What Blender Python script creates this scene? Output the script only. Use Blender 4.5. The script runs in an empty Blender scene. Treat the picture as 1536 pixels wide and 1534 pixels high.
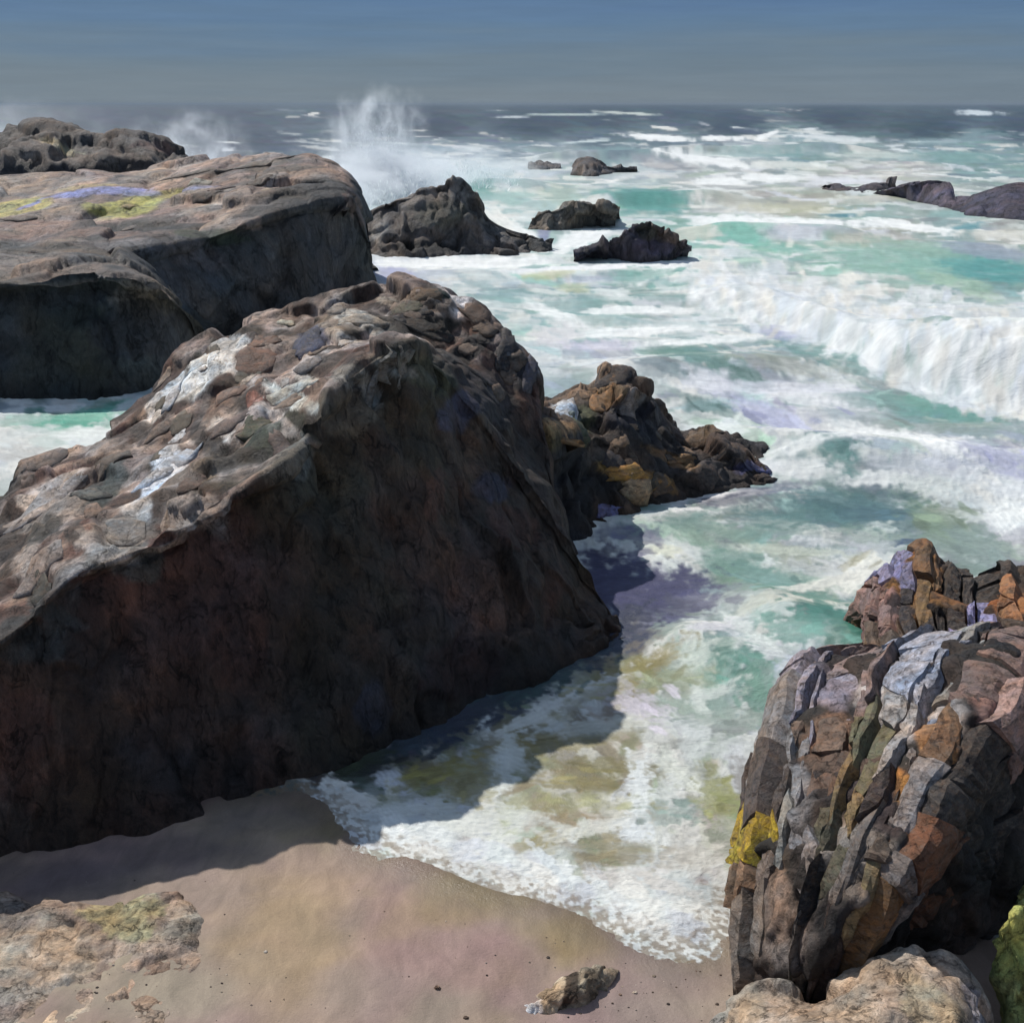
import bpy, math, random
import numpy as np
from mathutils import Vector, Matrix
from mathutils.bvhtree import BVHTree

S = bpy.context.scene
COL = S.collection
R = math.radians
random.seed(7)
rng = np.random.default_rng(11)

# ------------------------------------------------------------------ camera
F = 1645.0                      # focal length in photograph pixels
CX, CY = 768.0, 767.0
HZ = 8.0                        # eye height above the water
PITCH = math.atan((CY - 156.0) / F)
cd = bpy.data.cameras.new('camera')
cam = bpy.data.objects.new('camera', cd); COL.objects.link(cam)
cd.angle = 2 * math.atan(768.0 / F)
cd.clip_end = 200000.0
cd.clip_start = 0.1
cam.location = (0, 0, HZ)
cam.rotation_euler = (math.pi / 2 - PITCH, 0, 0)
S.camera = cam

# ------------------------------------------------------------------ sun and sky
SUN = Vector((-0.50, 0.56, 0.80)).normalized()
sl = bpy.data.lights.new('sun', 'SUN'); sl.energy = 4.2; sl.angle = R(0.6); sl.color = (1.0, 0.955, 0.89)
so = bpy.data.objects.new('sun', sl); COL.objects.link(so)
so.rotation_euler = SUN.to_track_quat('Z', 'Y').to_euler()
so.location = (-30, 30, 40)

def lin(c):
    c = np.asarray(c, float) / 255.0
    return np.where(c <= 0.04045, c / 12.92, ((c + 0.055) / 1.055) ** 2.4)
def L4(c): return tuple(float(x) for x in lin(c)) + (1.0,)

W = bpy.data.worlds.new('World'); S.world = W; W.use_nodes = True
nt = W.node_tree; nt.nodes.clear()
def N(t, typ, **kw):
    n = t.nodes.new(typ)
    for k, v in kw.items(): setattr(n, k, v)
    return n
sky = N(nt, 'ShaderNodeTexSky'); sky.sky_type = 'NISHITA'; sky.sun_disc = False
sky.sun_elevation = math.asin(SUN.z); sky.sun_rotation = math.atan2(SUN.x, SUN.y)
sky.dust_density = 0.6; sky.ozone_density = 2.0
b1 = N(nt, 'ShaderNodeBackground'); b1.inputs['Strength'].default_value = 0.1
nt.links.new(sky.outputs[0], b1.inputs['Color'])
tc = N(nt, 'ShaderNodeTexCoord'); sep = N(nt, 'ShaderNodeSeparateXYZ')
nt.links.new(tc.outputs['Generated'], sep.inputs[0])
mp = N(nt, 'ShaderNodeMapping'); mp.inputs['Scale'].default_value = (1.6, 1.6, 26.0)
nt.links.new(tc.outputs['Generated'], mp.inputs[0])
nz = N(nt, 'ShaderNodeTexNoise'); nz.inputs['Scale'].default_value = 2.2; nz.inputs['Detail'].default_value = 6.0
nt.links.new(mp.outputs[0], nz.inputs['Vector'])
ma = N(nt, 'ShaderNodeMath', operation='MULTIPLY_ADD')      # elevation nudged by the streaks
ma.inputs[1].default_value = 0.055; nt.links.new(nz.outputs['Fac'], ma.inputs[0]); nt.links.new(sep.outputs['Z'], ma.inputs[2])
cr = N(nt, 'ShaderNodeValToRGB'); e = cr.color_ramp.elements
e[0].position = 0.0; e[0].color = L4((125, 139, 149))
e[1].position = 1.0; e[1].color = L4((164, 178, 196))
for p, c in ((0.028, (123, 137, 148)), (0.062, (110, 130, 147)), (0.088, (97, 126, 156)), (0.12, (90, 121, 161)), (0.3, (104, 132, 168)), (0.6, (150, 168, 190))):
    q = e.new(p); q.color = L4(c)
nt.links.new(ma.outputs[0], cr.inputs[0])
nz2 = N(nt, 'ShaderNodeTexNoise'); nz2.inputs['Scale'].default_value = 6.0; nz2.inputs['Detail'].default_value = 8.0; nz2.inputs['Roughness'].default_value = 0.65
nt.links.new(mp.outputs[0], nz2.inputs['Vector'])
mr = N(nt, 'ShaderNodeMapRange'); mr.inputs[3].default_value = 0.84; mr.inputs[4].default_value = 1.16
nt.links.new(nz2.outputs['Fac'], mr.inputs[0])
mx = N(nt, 'ShaderNodeVectorMath', operation='SCALE'); nt.links.new(cr.outputs[0], mx.inputs[0]); nt.links.new(mr.outputs[0], mx.inputs['Scale'])
b2 = N(nt, 'ShaderNodeBackground'); b2.inputs['Strength'].default_value = 0.93; nt.links.new(mx.outputs[0], b2.inputs['Color'])
cm = N(nt, 'ShaderNodeMapRange'); cm.inputs[1].default_value = 0.1; cm.inputs[2].default_value = 0.7
cm.inputs[3].default_value = 0.03; cm.inputs[4].default_value = 0.45       # cloud bank thins overhead
nt.links.new(sep.outputs['Z'], cm.inputs[0])
ms = N(nt, 'ShaderNodeMixShader'); nt.links.new(cm.outputs[0], ms.inputs[0])
nt.links.new(b2.outputs[0], ms.inputs[1]); nt.links.new(b1.outputs[0], ms.inputs[2])
wo = N(nt, 'ShaderNodeOutputWorld'); nt.links.new(ms.outputs[0], wo.inputs[0])

S.view_settings.view_transform = 'Standard'; S.view_settings.look = 'None'
S.view_settings.exposure = 0.0; S.view_settings.gamma = 1.0; S.view_settings.use_curve_mapping = False
S.cycles.max_bounces = 6; S.cycles.volume_bounces = 3; S.cycles.use_denoising = True

# ------------------------------------------------------------------ geometry of the view (used only to survey where things stand)
cp, sp = math.cos(PITCH), math.sin(PITCH)
def ray(u, v):
    a, b = (u - CX) / F, (CY - v) / F
    return np.array([a, cp + b * sp, -sp + b * cp])
def PY(u, v, Y):
    d = ray(u, v); k = Y / d[1]
    return np.array([d[0] * k, Y, HZ + d[2] * k])
def PZ(u, v, z=0.0):
    d = ray(u, v); k = (z - HZ) / d[2]
    return np.array([d[0] * k, d[1] * k, z])
def proj(P):
    X, Y, Z = P[..., 0], P[..., 1], P[..., 2] - HZ
    dep = Y * cp - Z * sp; up = Y * sp + Z * cp
    return CX + F * X / dep, CY - F * up / dep, dep

# ------------------------------------------------------------------ noise
_p = rng.permutation(256); PERM = np.concatenate([_p, _p, _p])
GR = rng.normal(size=(256, 3)); GR /= np.linalg.norm(GR, axis=1)[:, None]
def perlin(P):
    P = np.asarray(P, float); I = np.floor(P).astype(np.int64); f = P - I
    w = f * f * f * (f * (f * 6 - 15) + 10); I &= 255
    out = 0
    for dx in (0, 1):
        wx = w[..., 0] if dx else 1 - w[..., 0]
        ax = PERM[(I[..., 0] + dx) & 255]
        for dy in (0, 1):
            wy = w[..., 1] if dy else 1 - w[..., 1]
            ay = PERM[ax + ((I[..., 1] + dy) & 255)]
            for dz in (0, 1):
                wz = w[..., 2] if dz else 1 - w[..., 2]
                g = GR[PERM[ay + ((I[..., 2] + dz) & 255)] & 255]
                dt = g[..., 0] * (f[..., 0] - dx) + g[..., 1] * (f[..., 1] - dy) + g[..., 2] * (f[..., 2] - dz)
                out = out + wx * wy * wz * dt
    return out * 1.6
def fbm(P, o=4, g=0.5):
    s = 0; a = 1.0
    for i in range(o):
        s = s + a * perlin(P * (2.03 ** i) + 17.3 * i); a *= g
    return s
def worley(P):
    """F1, F2, cell id (0..255), offset from the cell's point"""
    I = np.floor(P).astype(np.int64)
    d1 = np.full(P.shape[:-1], 9.0); d2 = d1.copy(); cid = np.zeros(P.shape[:-1], int); off = np.zeros(P.shape)
    for dx in (-1, 0, 1):
        for dy in (-1, 0, 1):
            for dz in (-1, 0, 1):
                J = I + (dx, dy, dz)
                h = PERM[PERM[PERM[J[..., 0] & 255] + (J[..., 1] & 255)] + (J[..., 2] & 255)]
                pt = J + 0.5 + GR[h] * 0.42
                o = P - pt; d = np.sqrt((o ** 2).sum(-1))
                m = d < d1
                d2 = np.where(m, d1, np.minimum(d2, d)); d1 = np.where(m, d, d1)
                cid = np.where(m, h, cid); off = np.where(m[..., None], o, off)
    return d1, d2, cid, off
RV = rng.uniform(-1, 1, 256); RV2 = rng.uniform(-1, 1, 256); RG = rng.normal(size=(256, 3)) * 0.5
def sstep(a, b, x):
    t = np.clip((x - a) / (b - a), 0, 1); return t * t * (3 - 2 * t)

# ------------------------------------------------------------------ materials
def mat(name):
    m = bpy.data.materials.new(name); m.use_nodes = True
    t = m.node_tree; p = t.nodes['Principled BSDF']
    return m, t, p
def noise(t, vec, scale, detail=4, rough=0.6, dist=0.0):
    n = N(t, 'ShaderNodeTexNoise'); n.inputs['Scale'].default_value = scale; n.inputs['Detail'].default_value = detail
    n.inputs['Roughness'].default_value = rough; n.inputs['Distortion'].default_value = dist
    t.links.new(vec, n.inputs['Vector']); return n
def maprange(t, src, a, b, c, d):
    n = N(t, 'ShaderNodeMapRange'); t.links.new(src, n.inputs[0])
    for i, x in enumerate((a, b, c, d)): n.inputs[i + 1].default_value = x
    return n
def scale_col(t, col, fac):
    n = N(t, 'ShaderNodeVectorMath', operation='SCALE'); t.links.new(col, n.inputs[0]); t.links.new(fac, n.inputs['Scale']); return n

def rock_material(name, source, dscale=1.0, streak=(1, 1, 1), rough=(0.5, 0.85), bump=0.5):
    m, t, p = mat(name)
    if source == 'attr':
        a = N(t, 'ShaderNodeVertexColor'); a.layer_name = 'col'; col = a.outputs['Color']
    else:
        a = N(t, 'ShaderNodeObjectInfo'); col = a.outputs['Color']
    g = N(t, 'ShaderNodeNewGeometry')
    mpp = N(t, 'ShaderNodeMapping'); mpp.inputs['Scale'].default_value = streak
    t.links.new(g.outputs['Position'], mpp.inputs[0])
    n1 = noise(t, mpp.outputs[0], 3.0 * dscale, 7, 0.68, 0.6)
    n2 = noise(t, mpp.outputs[0], 16.0 * dscale, 6, 0.7)
    n3 = noise(t, g.outputs['Position'], 70.0 * dscale, 3, 0.6)
    f1 = maprange(t, n1.outputs['Fac'], 0.3, 0.7, 0.62, 1.68)
    f2 = maprange(t, n2.outputs['Fac'], 0.3, 0.7, 0.72, 1.32)
    f3 = maprange(t, n3.outputs['Fac'], 0.3, 0.72, 0.85, 1.2)
    mm = N(t, 'ShaderNodeMath', operation='MULTIPLY'); t.links.new(f1.outputs[0], mm.inputs[0]); t.links.new(f2.outputs[0], mm.inputs[1])
    m2 = N(t, 'ShaderNodeMath', operation='MULTIPLY'); t.links.new(mm.outputs[0], m2.inputs[0]); t.links.new(f3.outputs[0], m2.inputs[1])
    # joints and hairline cracks
    wv1 = N(t, 'ShaderNodeVectorMath', operation='SCALE'); wv1.inputs['Scale'].default_value = .55 / dscale; t.links.new(n1.outputs['Color'], wv1.inputs[0])
    wv2 = N(t, 'ShaderNodeVectorMath', operation='ADD'); t.links.new(mpp.outputs[0], wv2.inputs[0]); t.links.new(wv1.outputs[0], wv2.inputs[1])
    cks = []
    for sc_, wd_, lo_ in ((.9, .018, .35), (2.7, .035, .55)):
        vo = N(t, 'ShaderNodeTexVoronoi', feature='DISTANCE_TO_EDGE'); vo.inputs['Scale'].default_value = sc_ * dscale; t.links.new(wv2.outputs[0], vo.inputs['Vector'])
        cks.append((vo, maprange(t, vo.outputs['Distance'], 0, wd_, lo_, 1)))
    vc = N(t, 'ShaderNodeTexVoronoi'); vc.inputs['Scale'].default_value = 1.6 * dscale; t.links.new(wv2.outputs[0], vc.inputs['Vector'])
    sx = N(t, 'ShaderNodeSeparateXYZ'); t.links.new(vc.outputs['Color'], sx.inputs[0]); fc_ = maprange(t, sx.outputs['X'], 0, 1, .78, 1.22)
    gate = maprange(t, n1.outputs['Fac'], .42, .58, 1, 0)      # cracks come and go
    g1 = N(t, 'ShaderNodeMath', operation='MULTIPLY'); t.links.new(cks[0][1].outputs[0], g1.inputs[0]); t.links.new(cks[1][1].outputs[0], g1.inputs[1])
    g2 = N(t, 'ShaderNodeMix', data_type='FLOAT'); t.links.new(gate.outputs[0], g2.inputs[0]); g2.inputs[2].default_value = 1.0; t.links.new(g1.outputs[0], g2.inputs[3])
    m3 = N(t, 'ShaderNodeMath', operation='MULTIPLY'); t.links.new(m2.outputs[0], m3.inputs[0]); t.links.new(g2.outputs[0], m3.inputs[1])
    m4 = N(t, 'ShaderNodeMath', operation='MULTIPLY'); t.links.new(m3.outputs[0], m4.inputs[0]); t.links.new(fc_.outputs[0], m4.inputs[1])
    sc = scale_col(t, col, m4.outputs[0])
    # hue drift: rusty and bluish-grey mineral patches
    n4 = noise(t, g.outputs['Position'], 1.3 * dscale, 4, 0.6)
    hr = N(t, 'ShaderNodeValToRGB'); hr.color_ramp.elements[0].position = 0.35; hr.color_ramp.elements[0].color = (0.86, 0.98, 1.12, 1)
    hr.color_ramp.elements[1].position = 0.65; hr.color_ramp.elements[1].color = (1.16, 0.98, 0.84, 1)
    t.links.new(n4.outputs['Fac'], hr.inputs[0])
    mu = N(t, 'ShaderNodeVectorMath', operation='MULTIPLY'); t.links.new(sc.outputs[0], mu.inputs[0]); t.links.new(hr.outputs[0], mu.inputs[1])
    fin = mu.outputs[0]
    if source == 'obj':
        n5 = noise(t, g.outputs['Position'], 2.6 * dscale, 7, 0.7, 1.2)
        st5 = N(t, 'ShaderNodeValToRGB'); q5 = st5.color_ramp.elements
        q5[0].position = .30; q5[0].color = L4((58, 48, 42)); q5[1].position = .72; q5[1].color = L4((150, 142, 134))
        for pp, c5 in ((.42, (112, 84, 60)), (.52, (128, 116, 104)), (.6, (92, 84, 80))): z5 = q5.new(pp); z5.color = L4(c5)
        t.links.new(n5.outputs['Fac'], st5.inputs[0])
        n6 = noise(t, mpp.outputs[0], 5.5 * dscale, 6, .7, .4); k6 = maprange(t, n6.outputs['Fac'], .44, .66, .05, .55)
        x5 = N(t, 'ShaderNodeMix', data_type='RGBA'); t.links.new(k6.outputs[0], x5.inputs[0]); t.links.new(fin, x5.inputs[6]); t.links.new(st5.outputs[0], x5.inputs[7]); fin = x5.outputs[2]
    t.links.new(fin, p.inputs['Base Color'])
    rr = maprange(t, n1.outputs['Fac'], 0.3, 0.7, rough[0], rough[1]); t.links.new(rr.outputs[0], p.inputs['Roughness'])
    p.inputs['Specular IOR Level'].default_value = 0.32
    ad = N(t, 'ShaderNodeMath', operation='MULTIPLY_ADD'); ad.inputs[1].default_value = 0.35
    t.links.new(n3.outputs['Fac'], ad.inputs[0]); t.links.new(n2.outputs['Fac'], ad.inputs[2])
    ad2 = N(t, 'ShaderNodeMath', operation='MULTIPLY_ADD'); ad2.inputs[1].default_value = 1.4; t.links.new(g2.outputs[0], ad2.inputs[0]); t.links.new(ad.outputs[0], ad2.inputs[2])
    ad3 = N(t, 'ShaderNodeMath', operation='MULTIPLY_ADD'); ad3.inputs[1].default_value = 1.2; t.links.new(n1.outputs['Fac'], ad3.inputs[0]); t.links.new(ad2.outputs[0], ad3.inputs[2]); ad = ad3
    bp = N(t, 'ShaderNodeBump'); bp.inputs['Strength'].default_value = bump; bp.inputs['Distance'].default_value = 0.06 / dscale
    t.links.new(ad.outputs[0], bp.inputs['Height']); t.links.new(bp.outputs[0], p.inputs['Normal'])
    return m
M_near = rock_material('near_rock', 'attr', 1.0, (1.5, 1.5, 0.6), bump=0.9)
M_far = rock_material('far_rock', 'attr', 0.42, (1.3, 1.3, 0.7), bump=0.9)
M_out = rock_material('outcrop_rock', 'attr', 1.6, (1, 1, 1), bump=0.8)
M_slab = rock_material('slab_rock', 'obj', 1.8, (1, 1, 2.0), bump=0.8)
M_slabfar = rock_material('slab_rock_far', 'obj', 0.7, (1, 1, 1.6), bump=0.8)

def tag(o, label=None, cat=None, group=None, kind=None):
    if label: o['label'] = label
    if cat: o['category'] = cat
    if group: o['group'] = group
    if kind: o['kind'] = kind
    return o

def grid_mesh(name, P, cols=None, m=None, keep=None, attrs=None, smooth=True):
    """P (nr, nc, 3) -> mesh object"""
    nr, nc = P.shape[:2]
    idx = np.arange(nr * nc).reshape(nr, nc)
    q = np.stack([idx[:-1, :-1], idx[:-1, 1:], idx[1:, 1:], idx[1:, :-1]], -1).reshape(-1, 4)
    if keep is not None: q = q[keep.reshape(-1)]
    me = bpy.data.meshes.new(name)
    me.vertices.add(nr * nc); me.vertices.foreach_set('co', P.reshape(-1).astype(np.float32))
    me.loops.add(q.size); me.loops.foreach_set('vertex_index', q.reshape(-1).astype(np.int32))
    me.polygons.add(len(q)); me.polygons.foreach_set('loop_start', (np.arange(len(q)) * 4).astype(np.int32))
    me.polygons.foreach_set('use_smooth', np.full(len(q), smooth))
    me.update(calc_edges=True)
    if cols is not None:
        a = me.color_attributes.new('col', 'FLOAT_COLOR', 'POINT')
        c = np.ones((nr * nc, 4), np.float32); c[:, :3] = cols.reshape(-1, 3)
        a.data.foreach_set('color', c.reshape(-1))
    for k, v in (attrs or {}).items():
        a = me.attributes.new(k, 'FLOAT', 'POINT'); a.data.foreach_set('value', v.reshape(-1).astype(np.float32))
    o = bpy.data.objects.new(name, me); COL.objects.link(o)
    if m: me.materials.append(m)
    return o

def catmull(A, n):
    """resample axis 0 of A to n points"""
    k = A.shape[0]
    A = np.concatenate([2 * A[:1] - A[1:2], A, 2 * A[-1:] - A[-2:-1]], 0)
    t = np.linspace(0, k - 1, n); i = np.minimum(t.astype(int), k - 2); f = (t - i).reshape((-1,) + (1,) * (A.ndim - 1))
    p0, p1, p2, p3 = A[i], A[i + 1], A[i + 2], A[i + 3]
    return 0.5 * ((2 * p1) + (-p0 + p2) * f + (2 * p0 - 5 * p1 + 4 * p2 - p3) * f ** 2 + (-p0 + 3 * p1 - 3 * p2 + p3) * f ** 3)
def even(A, n, pw=0.75):
    """like catmull, with the points spread by the distance covered"""
    D = catmull(A, 240); s = np.linalg.norm(np.diff(D, axis=0), axis=-1)
    s = s.reshape(s.shape[0], -1).mean(1) ** pw + 1e-6; s = np.concatenate([[0], np.cumsum(s)]); s /= s[-1]
    t = np.interp(np.linspace(0, 1, n), s, np.arange(240)); i = np.minimum(t.astype(int), 238); f = (t - i).reshape((-1,) + (1,) * (A.ndim - 1))
    return D[i] * (1 - f) + D[i + 1] * f
def normals(P):
    du = np.gradient(P, axis=1); dv = np.gradient(P, axis=0)
    n = np.cross(du, dv); l = np.linalg.norm(n, axis=-1, keepdims=True)
    return n / np.maximum(l, 1e-9)

def pal_mix(P, pals, scale, seed=0.0):
    """blend a list of sRGB colours by noise"""
    w = []
    for i in range(len(pals)):
        w.append(np.exp(4.0 * fbm(P * scale + 31.7 * i + seed, 4, 0.6)))
    w = np.stack(w, -1); w /= w.sum(-1, keepdims=True)
    return w @ np.array([lin(c) for c in pals])

ROCKS = {}
def rock(name, rows, nu, nv, label, m, amp=0.2, cell=1.0, pal=None, paint=(), aniso=(1, 1, 0.7), crack=0.5, cat='rock', seed=0.0, wet=0.0, top=None, group=None, fine=1.0, flat=(0.25, 0.7), lump=1.0, calm=0.0):
    """lofts a rock skin over surveyed rows of points (base, face, crest, back) and breaks it into facets"""
    C = np.array(rows, float)
    P = even(C, nv); P = even(P.transpose(1, 0, 2), nu).transpose(1, 0, 2)
    Nn = normals(P)
    if Nn[nv // 2, nu // 2, 2] < 0 and Nn[..., 2].mean() < 0: Nn = -Nn
    Q = P * np.array(aniso) / cell + seed
    wp = Q + 0.35 * np.stack([fbm(Q * 0.8 + 5, 3), fbm(Q * 0.8 + 55, 3), fbm(Q * 0.8 + 95, 3)], -1)
    d1, d2, cid, off = worley(wp)
    tilt = (off * RG[cid]).sum(-1)
    e1, e2, cid2, off2 = worley(wp * 2.7 + 9.1)
    tilt2 = (off2 * RG[cid2]).sum(-1)
    D = amp * (0.55 * RV[cid] + 1.5 * tilt - crack * np.exp(-(d2 - d1) / 0.07))
    D = D + amp * 0.36 * lump * (0.5 * RV[cid2] + 1.5 * tilt2 - crack * np.exp(-(e2 - e1) / 0.09))
    for _ in range(1):
        E = np.pad(D, 1, 'edge'); D = (E[:-2, 1:-1] + 2 * E[1:-1, 1:-1] + E[2:, 1:-1]) / 4
        E = np.pad(D, 1, 'edge'); D = (E[1:-1, :-2] + 2 * E[1:-1, 1:-1] + E[1:-1, 2:]) / 4
    if calm:
        D = D + .12 * fbm(P * np.array([.9, .9, .5]) + 61, 3, .55)
        st_f = sstep(.72, .95, np.abs(Nn[..., 2])); D = D * (1 - calm * (1 - st_f))
        Qv = P * np.array([1.1, .8, .28]) + seed       # fluted by runoff
        D = D + (1 - st_f) * (.16 * fbm(Qv, 3, .5) - .05 * np.exp(-np.abs(perlin(Qv * 1.3 + 40)) / .035) * sstep(-.1, .25, perlin(Qv * .6 + 9)) + .07 * np.abs(perlin(P * np.array([2.6, 2, .9]) + 3)))
    D = D + amp * 0.55 * fbm(Q * 0.6 + 3, 5, 0.5) + amp * 0.10 * fine * fbm(Q * 5.0, 2, 0.6)
    P2 = P + Nn * D[..., None]
    pal = pal or [(46, 42, 40), (60, 50, 44), (38, 38, 40), (66, 60, 50)]
    c = pal_mix(P, pal, 0.5 / cell, seed)
    if top:                                        # dry, lichen-grey upper surface above the wash line, sunlit paleness painted in
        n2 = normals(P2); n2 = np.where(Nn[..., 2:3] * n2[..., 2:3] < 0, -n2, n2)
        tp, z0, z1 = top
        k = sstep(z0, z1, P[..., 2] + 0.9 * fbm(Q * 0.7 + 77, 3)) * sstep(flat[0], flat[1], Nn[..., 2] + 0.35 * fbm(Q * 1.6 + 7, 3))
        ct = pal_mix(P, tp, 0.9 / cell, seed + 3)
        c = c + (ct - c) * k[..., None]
    c = c * (1 + 0.22 * RV2[cid] + 0.22 * RV[cid2])[..., None]
    # mineral, weed, painted shade and highlight patches, each an ellipsoid round its own spot on the rock
    tri = BVHTree.FromPolygons([Vector(x) for x in P2[::3, ::3].reshape(-1, 3)],
        [(a, a + 1, a + 1 + P2[::3, ::3].shape[1], a + P2[::3, ::3].shape[1]) for r_ in range(P2[::3, ::3].shape[0] - 1) for a in range(r_ * P2[::3, ::3].shape[1], (r_ + 1) * P2[::3, ::3].shape[1] - 1)])
    for s in paint:
        u, v, ru, rv, ang, colr, al = s
        d = Vector(ray(u, v)); h = tri.ray_cast(Vector((0, 0, HZ)), d.normalized())
        if h[0] is None: continue
        H = np.array(h[0]); dep = proj(H)[2]; px = dep / F
        r_ = P2 - H; a = R(ang)
        X = r_[..., 0]; Z = r_[..., 2] * cp + r_[..., 1] * sp; Y = r_[..., 1] * cp - r_[..., 2] * sp
        A = (X * math.cos(a) - Z * math.sin(a)) / (ru * px); B = (X * math.sin(a) + Z * math.cos(a)) / (rv * px)
        Dp = Y / (max(ru, rv) * px * 2.5)
        e_ = np.sqrt(A * A + B * B + Dp * Dp) + 0.35 * fbm(P2 / (px * max(8, min(ru, rv))) * 0.6, 3)
        k = al * sstep(1.15, 0.8, e_)
        c = c + (lin(colr) * (0.85 + 0.3 * sstep(-.5, .5, perlin(P2 / (px * 7)))[..., None]) - c) * k[..., None]
    if wet:
        k = sstep(wet, 0.0, P2[..., 2] + 0.15 * fbm(Q, 2)); c = c * (1 - 0.45 * k)[..., None]
    o = grid_mesh(name, P2, np.clip(c, 0.004, 0.9), m)
    tag(o, label, cat, group)
    V = P2.reshape(-1, 3); nc = P2.shape[1]
    q3 = np.ascontiguousarray(P[::4, ::4]); w3 = q3.shape[1]
    smooth_ = BVHTree.FromPolygons([Vector(x) for x in q3.reshape(-1, 3)], [(a, a + 1, a + 1 + w3, a + w3) for r_ in range(q3.shape[0] - 1) for a in range(r_ * w3, (r_ + 1) * w3 - 1)])
    ROCKS[label] = (o, tri, smooth_)
    return o

def face_rows(base, crest, ts=(0.25, 0.5, 0.75, 0.92), pw=1.15, under=0.6, bulge=0.0):
    b, c = np.array(base), np.array(crest)
    rows = [b + (0, 0, -under), b]
    for t in ts:
        q = b + (c - b) * t
        q[:, :2] = b[:, :2] + (c - b)[:, :2] * t ** pw
        rows.append(q)
    return rows + [c]
def back_rows(top, dy, zlow=-0.6, dx=0.0):
    t = np.array(top); m_ = t + (dx * .5, dy * .5, 0); m_[:, 2] = t[:, 2] * 0.55
    l = t + (dx, dy, 0); l[:, 2] = zlow
    return [m_, l]

# ------------------------------------------------------------------ rocks
LIT = [(188, 170, 160), (216, 206, 198), (140, 118, 108), (164, 144, 128), (112, 106, 96), (94, 80, 70)]  # pale tones of the sunlit tops, painted into the rock colour
DARK = [(56, 50, 45), (78, 61, 51), (50, 48, 49), (70, 64, 50), (96, 68, 58)]
MID = [(82, 76, 70), (70, 64, 62), (96, 86, 78), (62, 60, 60)]

# main rock in the foreground
crest = [PY(-300, 1100, 10.0), PY(0, 945, 11.3), PY(110, 850, 12.0), PY(250, 790, 12.8), PY(340, 735, 13.4), PY(440, 665, 14.2), PY(490, 590, 15.1),
         PY(550, 535, 16.0), PY(625, 512, 16.7), PY(700, 590, 17.1), PY(770, 690, 17.0), PY(840, 795, 16.8), PY(893, 885, 16.6), PY(925, 940, 16.3)]
base = [PZ(*p) for p in [(-380, 1400), (-30, 1290), (100, 1270), (210, 1245), (320, 1205), (430, 1178), (500, 1148), (570, 1118), (650, 1082), (720, 1058),
        (790, 1030), (850, 1003), (900, 968), (935, 950)]]
B = [PY(-330, 900, 15.5), PY(-40, 780, 17.5), PY(40, 705, 19.0), PY(140, 650, 20.5), PY(230, 590, 21.3), PY(275, 530, 22.0), PY(350, 492, 22.5),
     PY(470, 462, 22.7), PY(600, 432, 22.6), PY(700, 448, 22.2), PY(762, 500, 21.5), PY(803, 565, 20.8), PY(800, 640, 19.6), PY(860, 850, 18.0)]
M_ = []
for i, (a, b) in enumerate(zip(crest, B)):
    q = (a + b) / 2; q[2] += 0.05 if i < 6 else (-0.15 if i < 8 else -0.5); M_.append(q)
B1 = [a + (b - a) * 0.8 + (0, 0, 0.12 if 5 < i < 11 else 0.0) for i, (a, b) in enumerate(zip(crest, B))]
rows = face_rows(base, crest, pw=1.1) + [M_, B1, B] + back_rows(B, 3.0)
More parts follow.
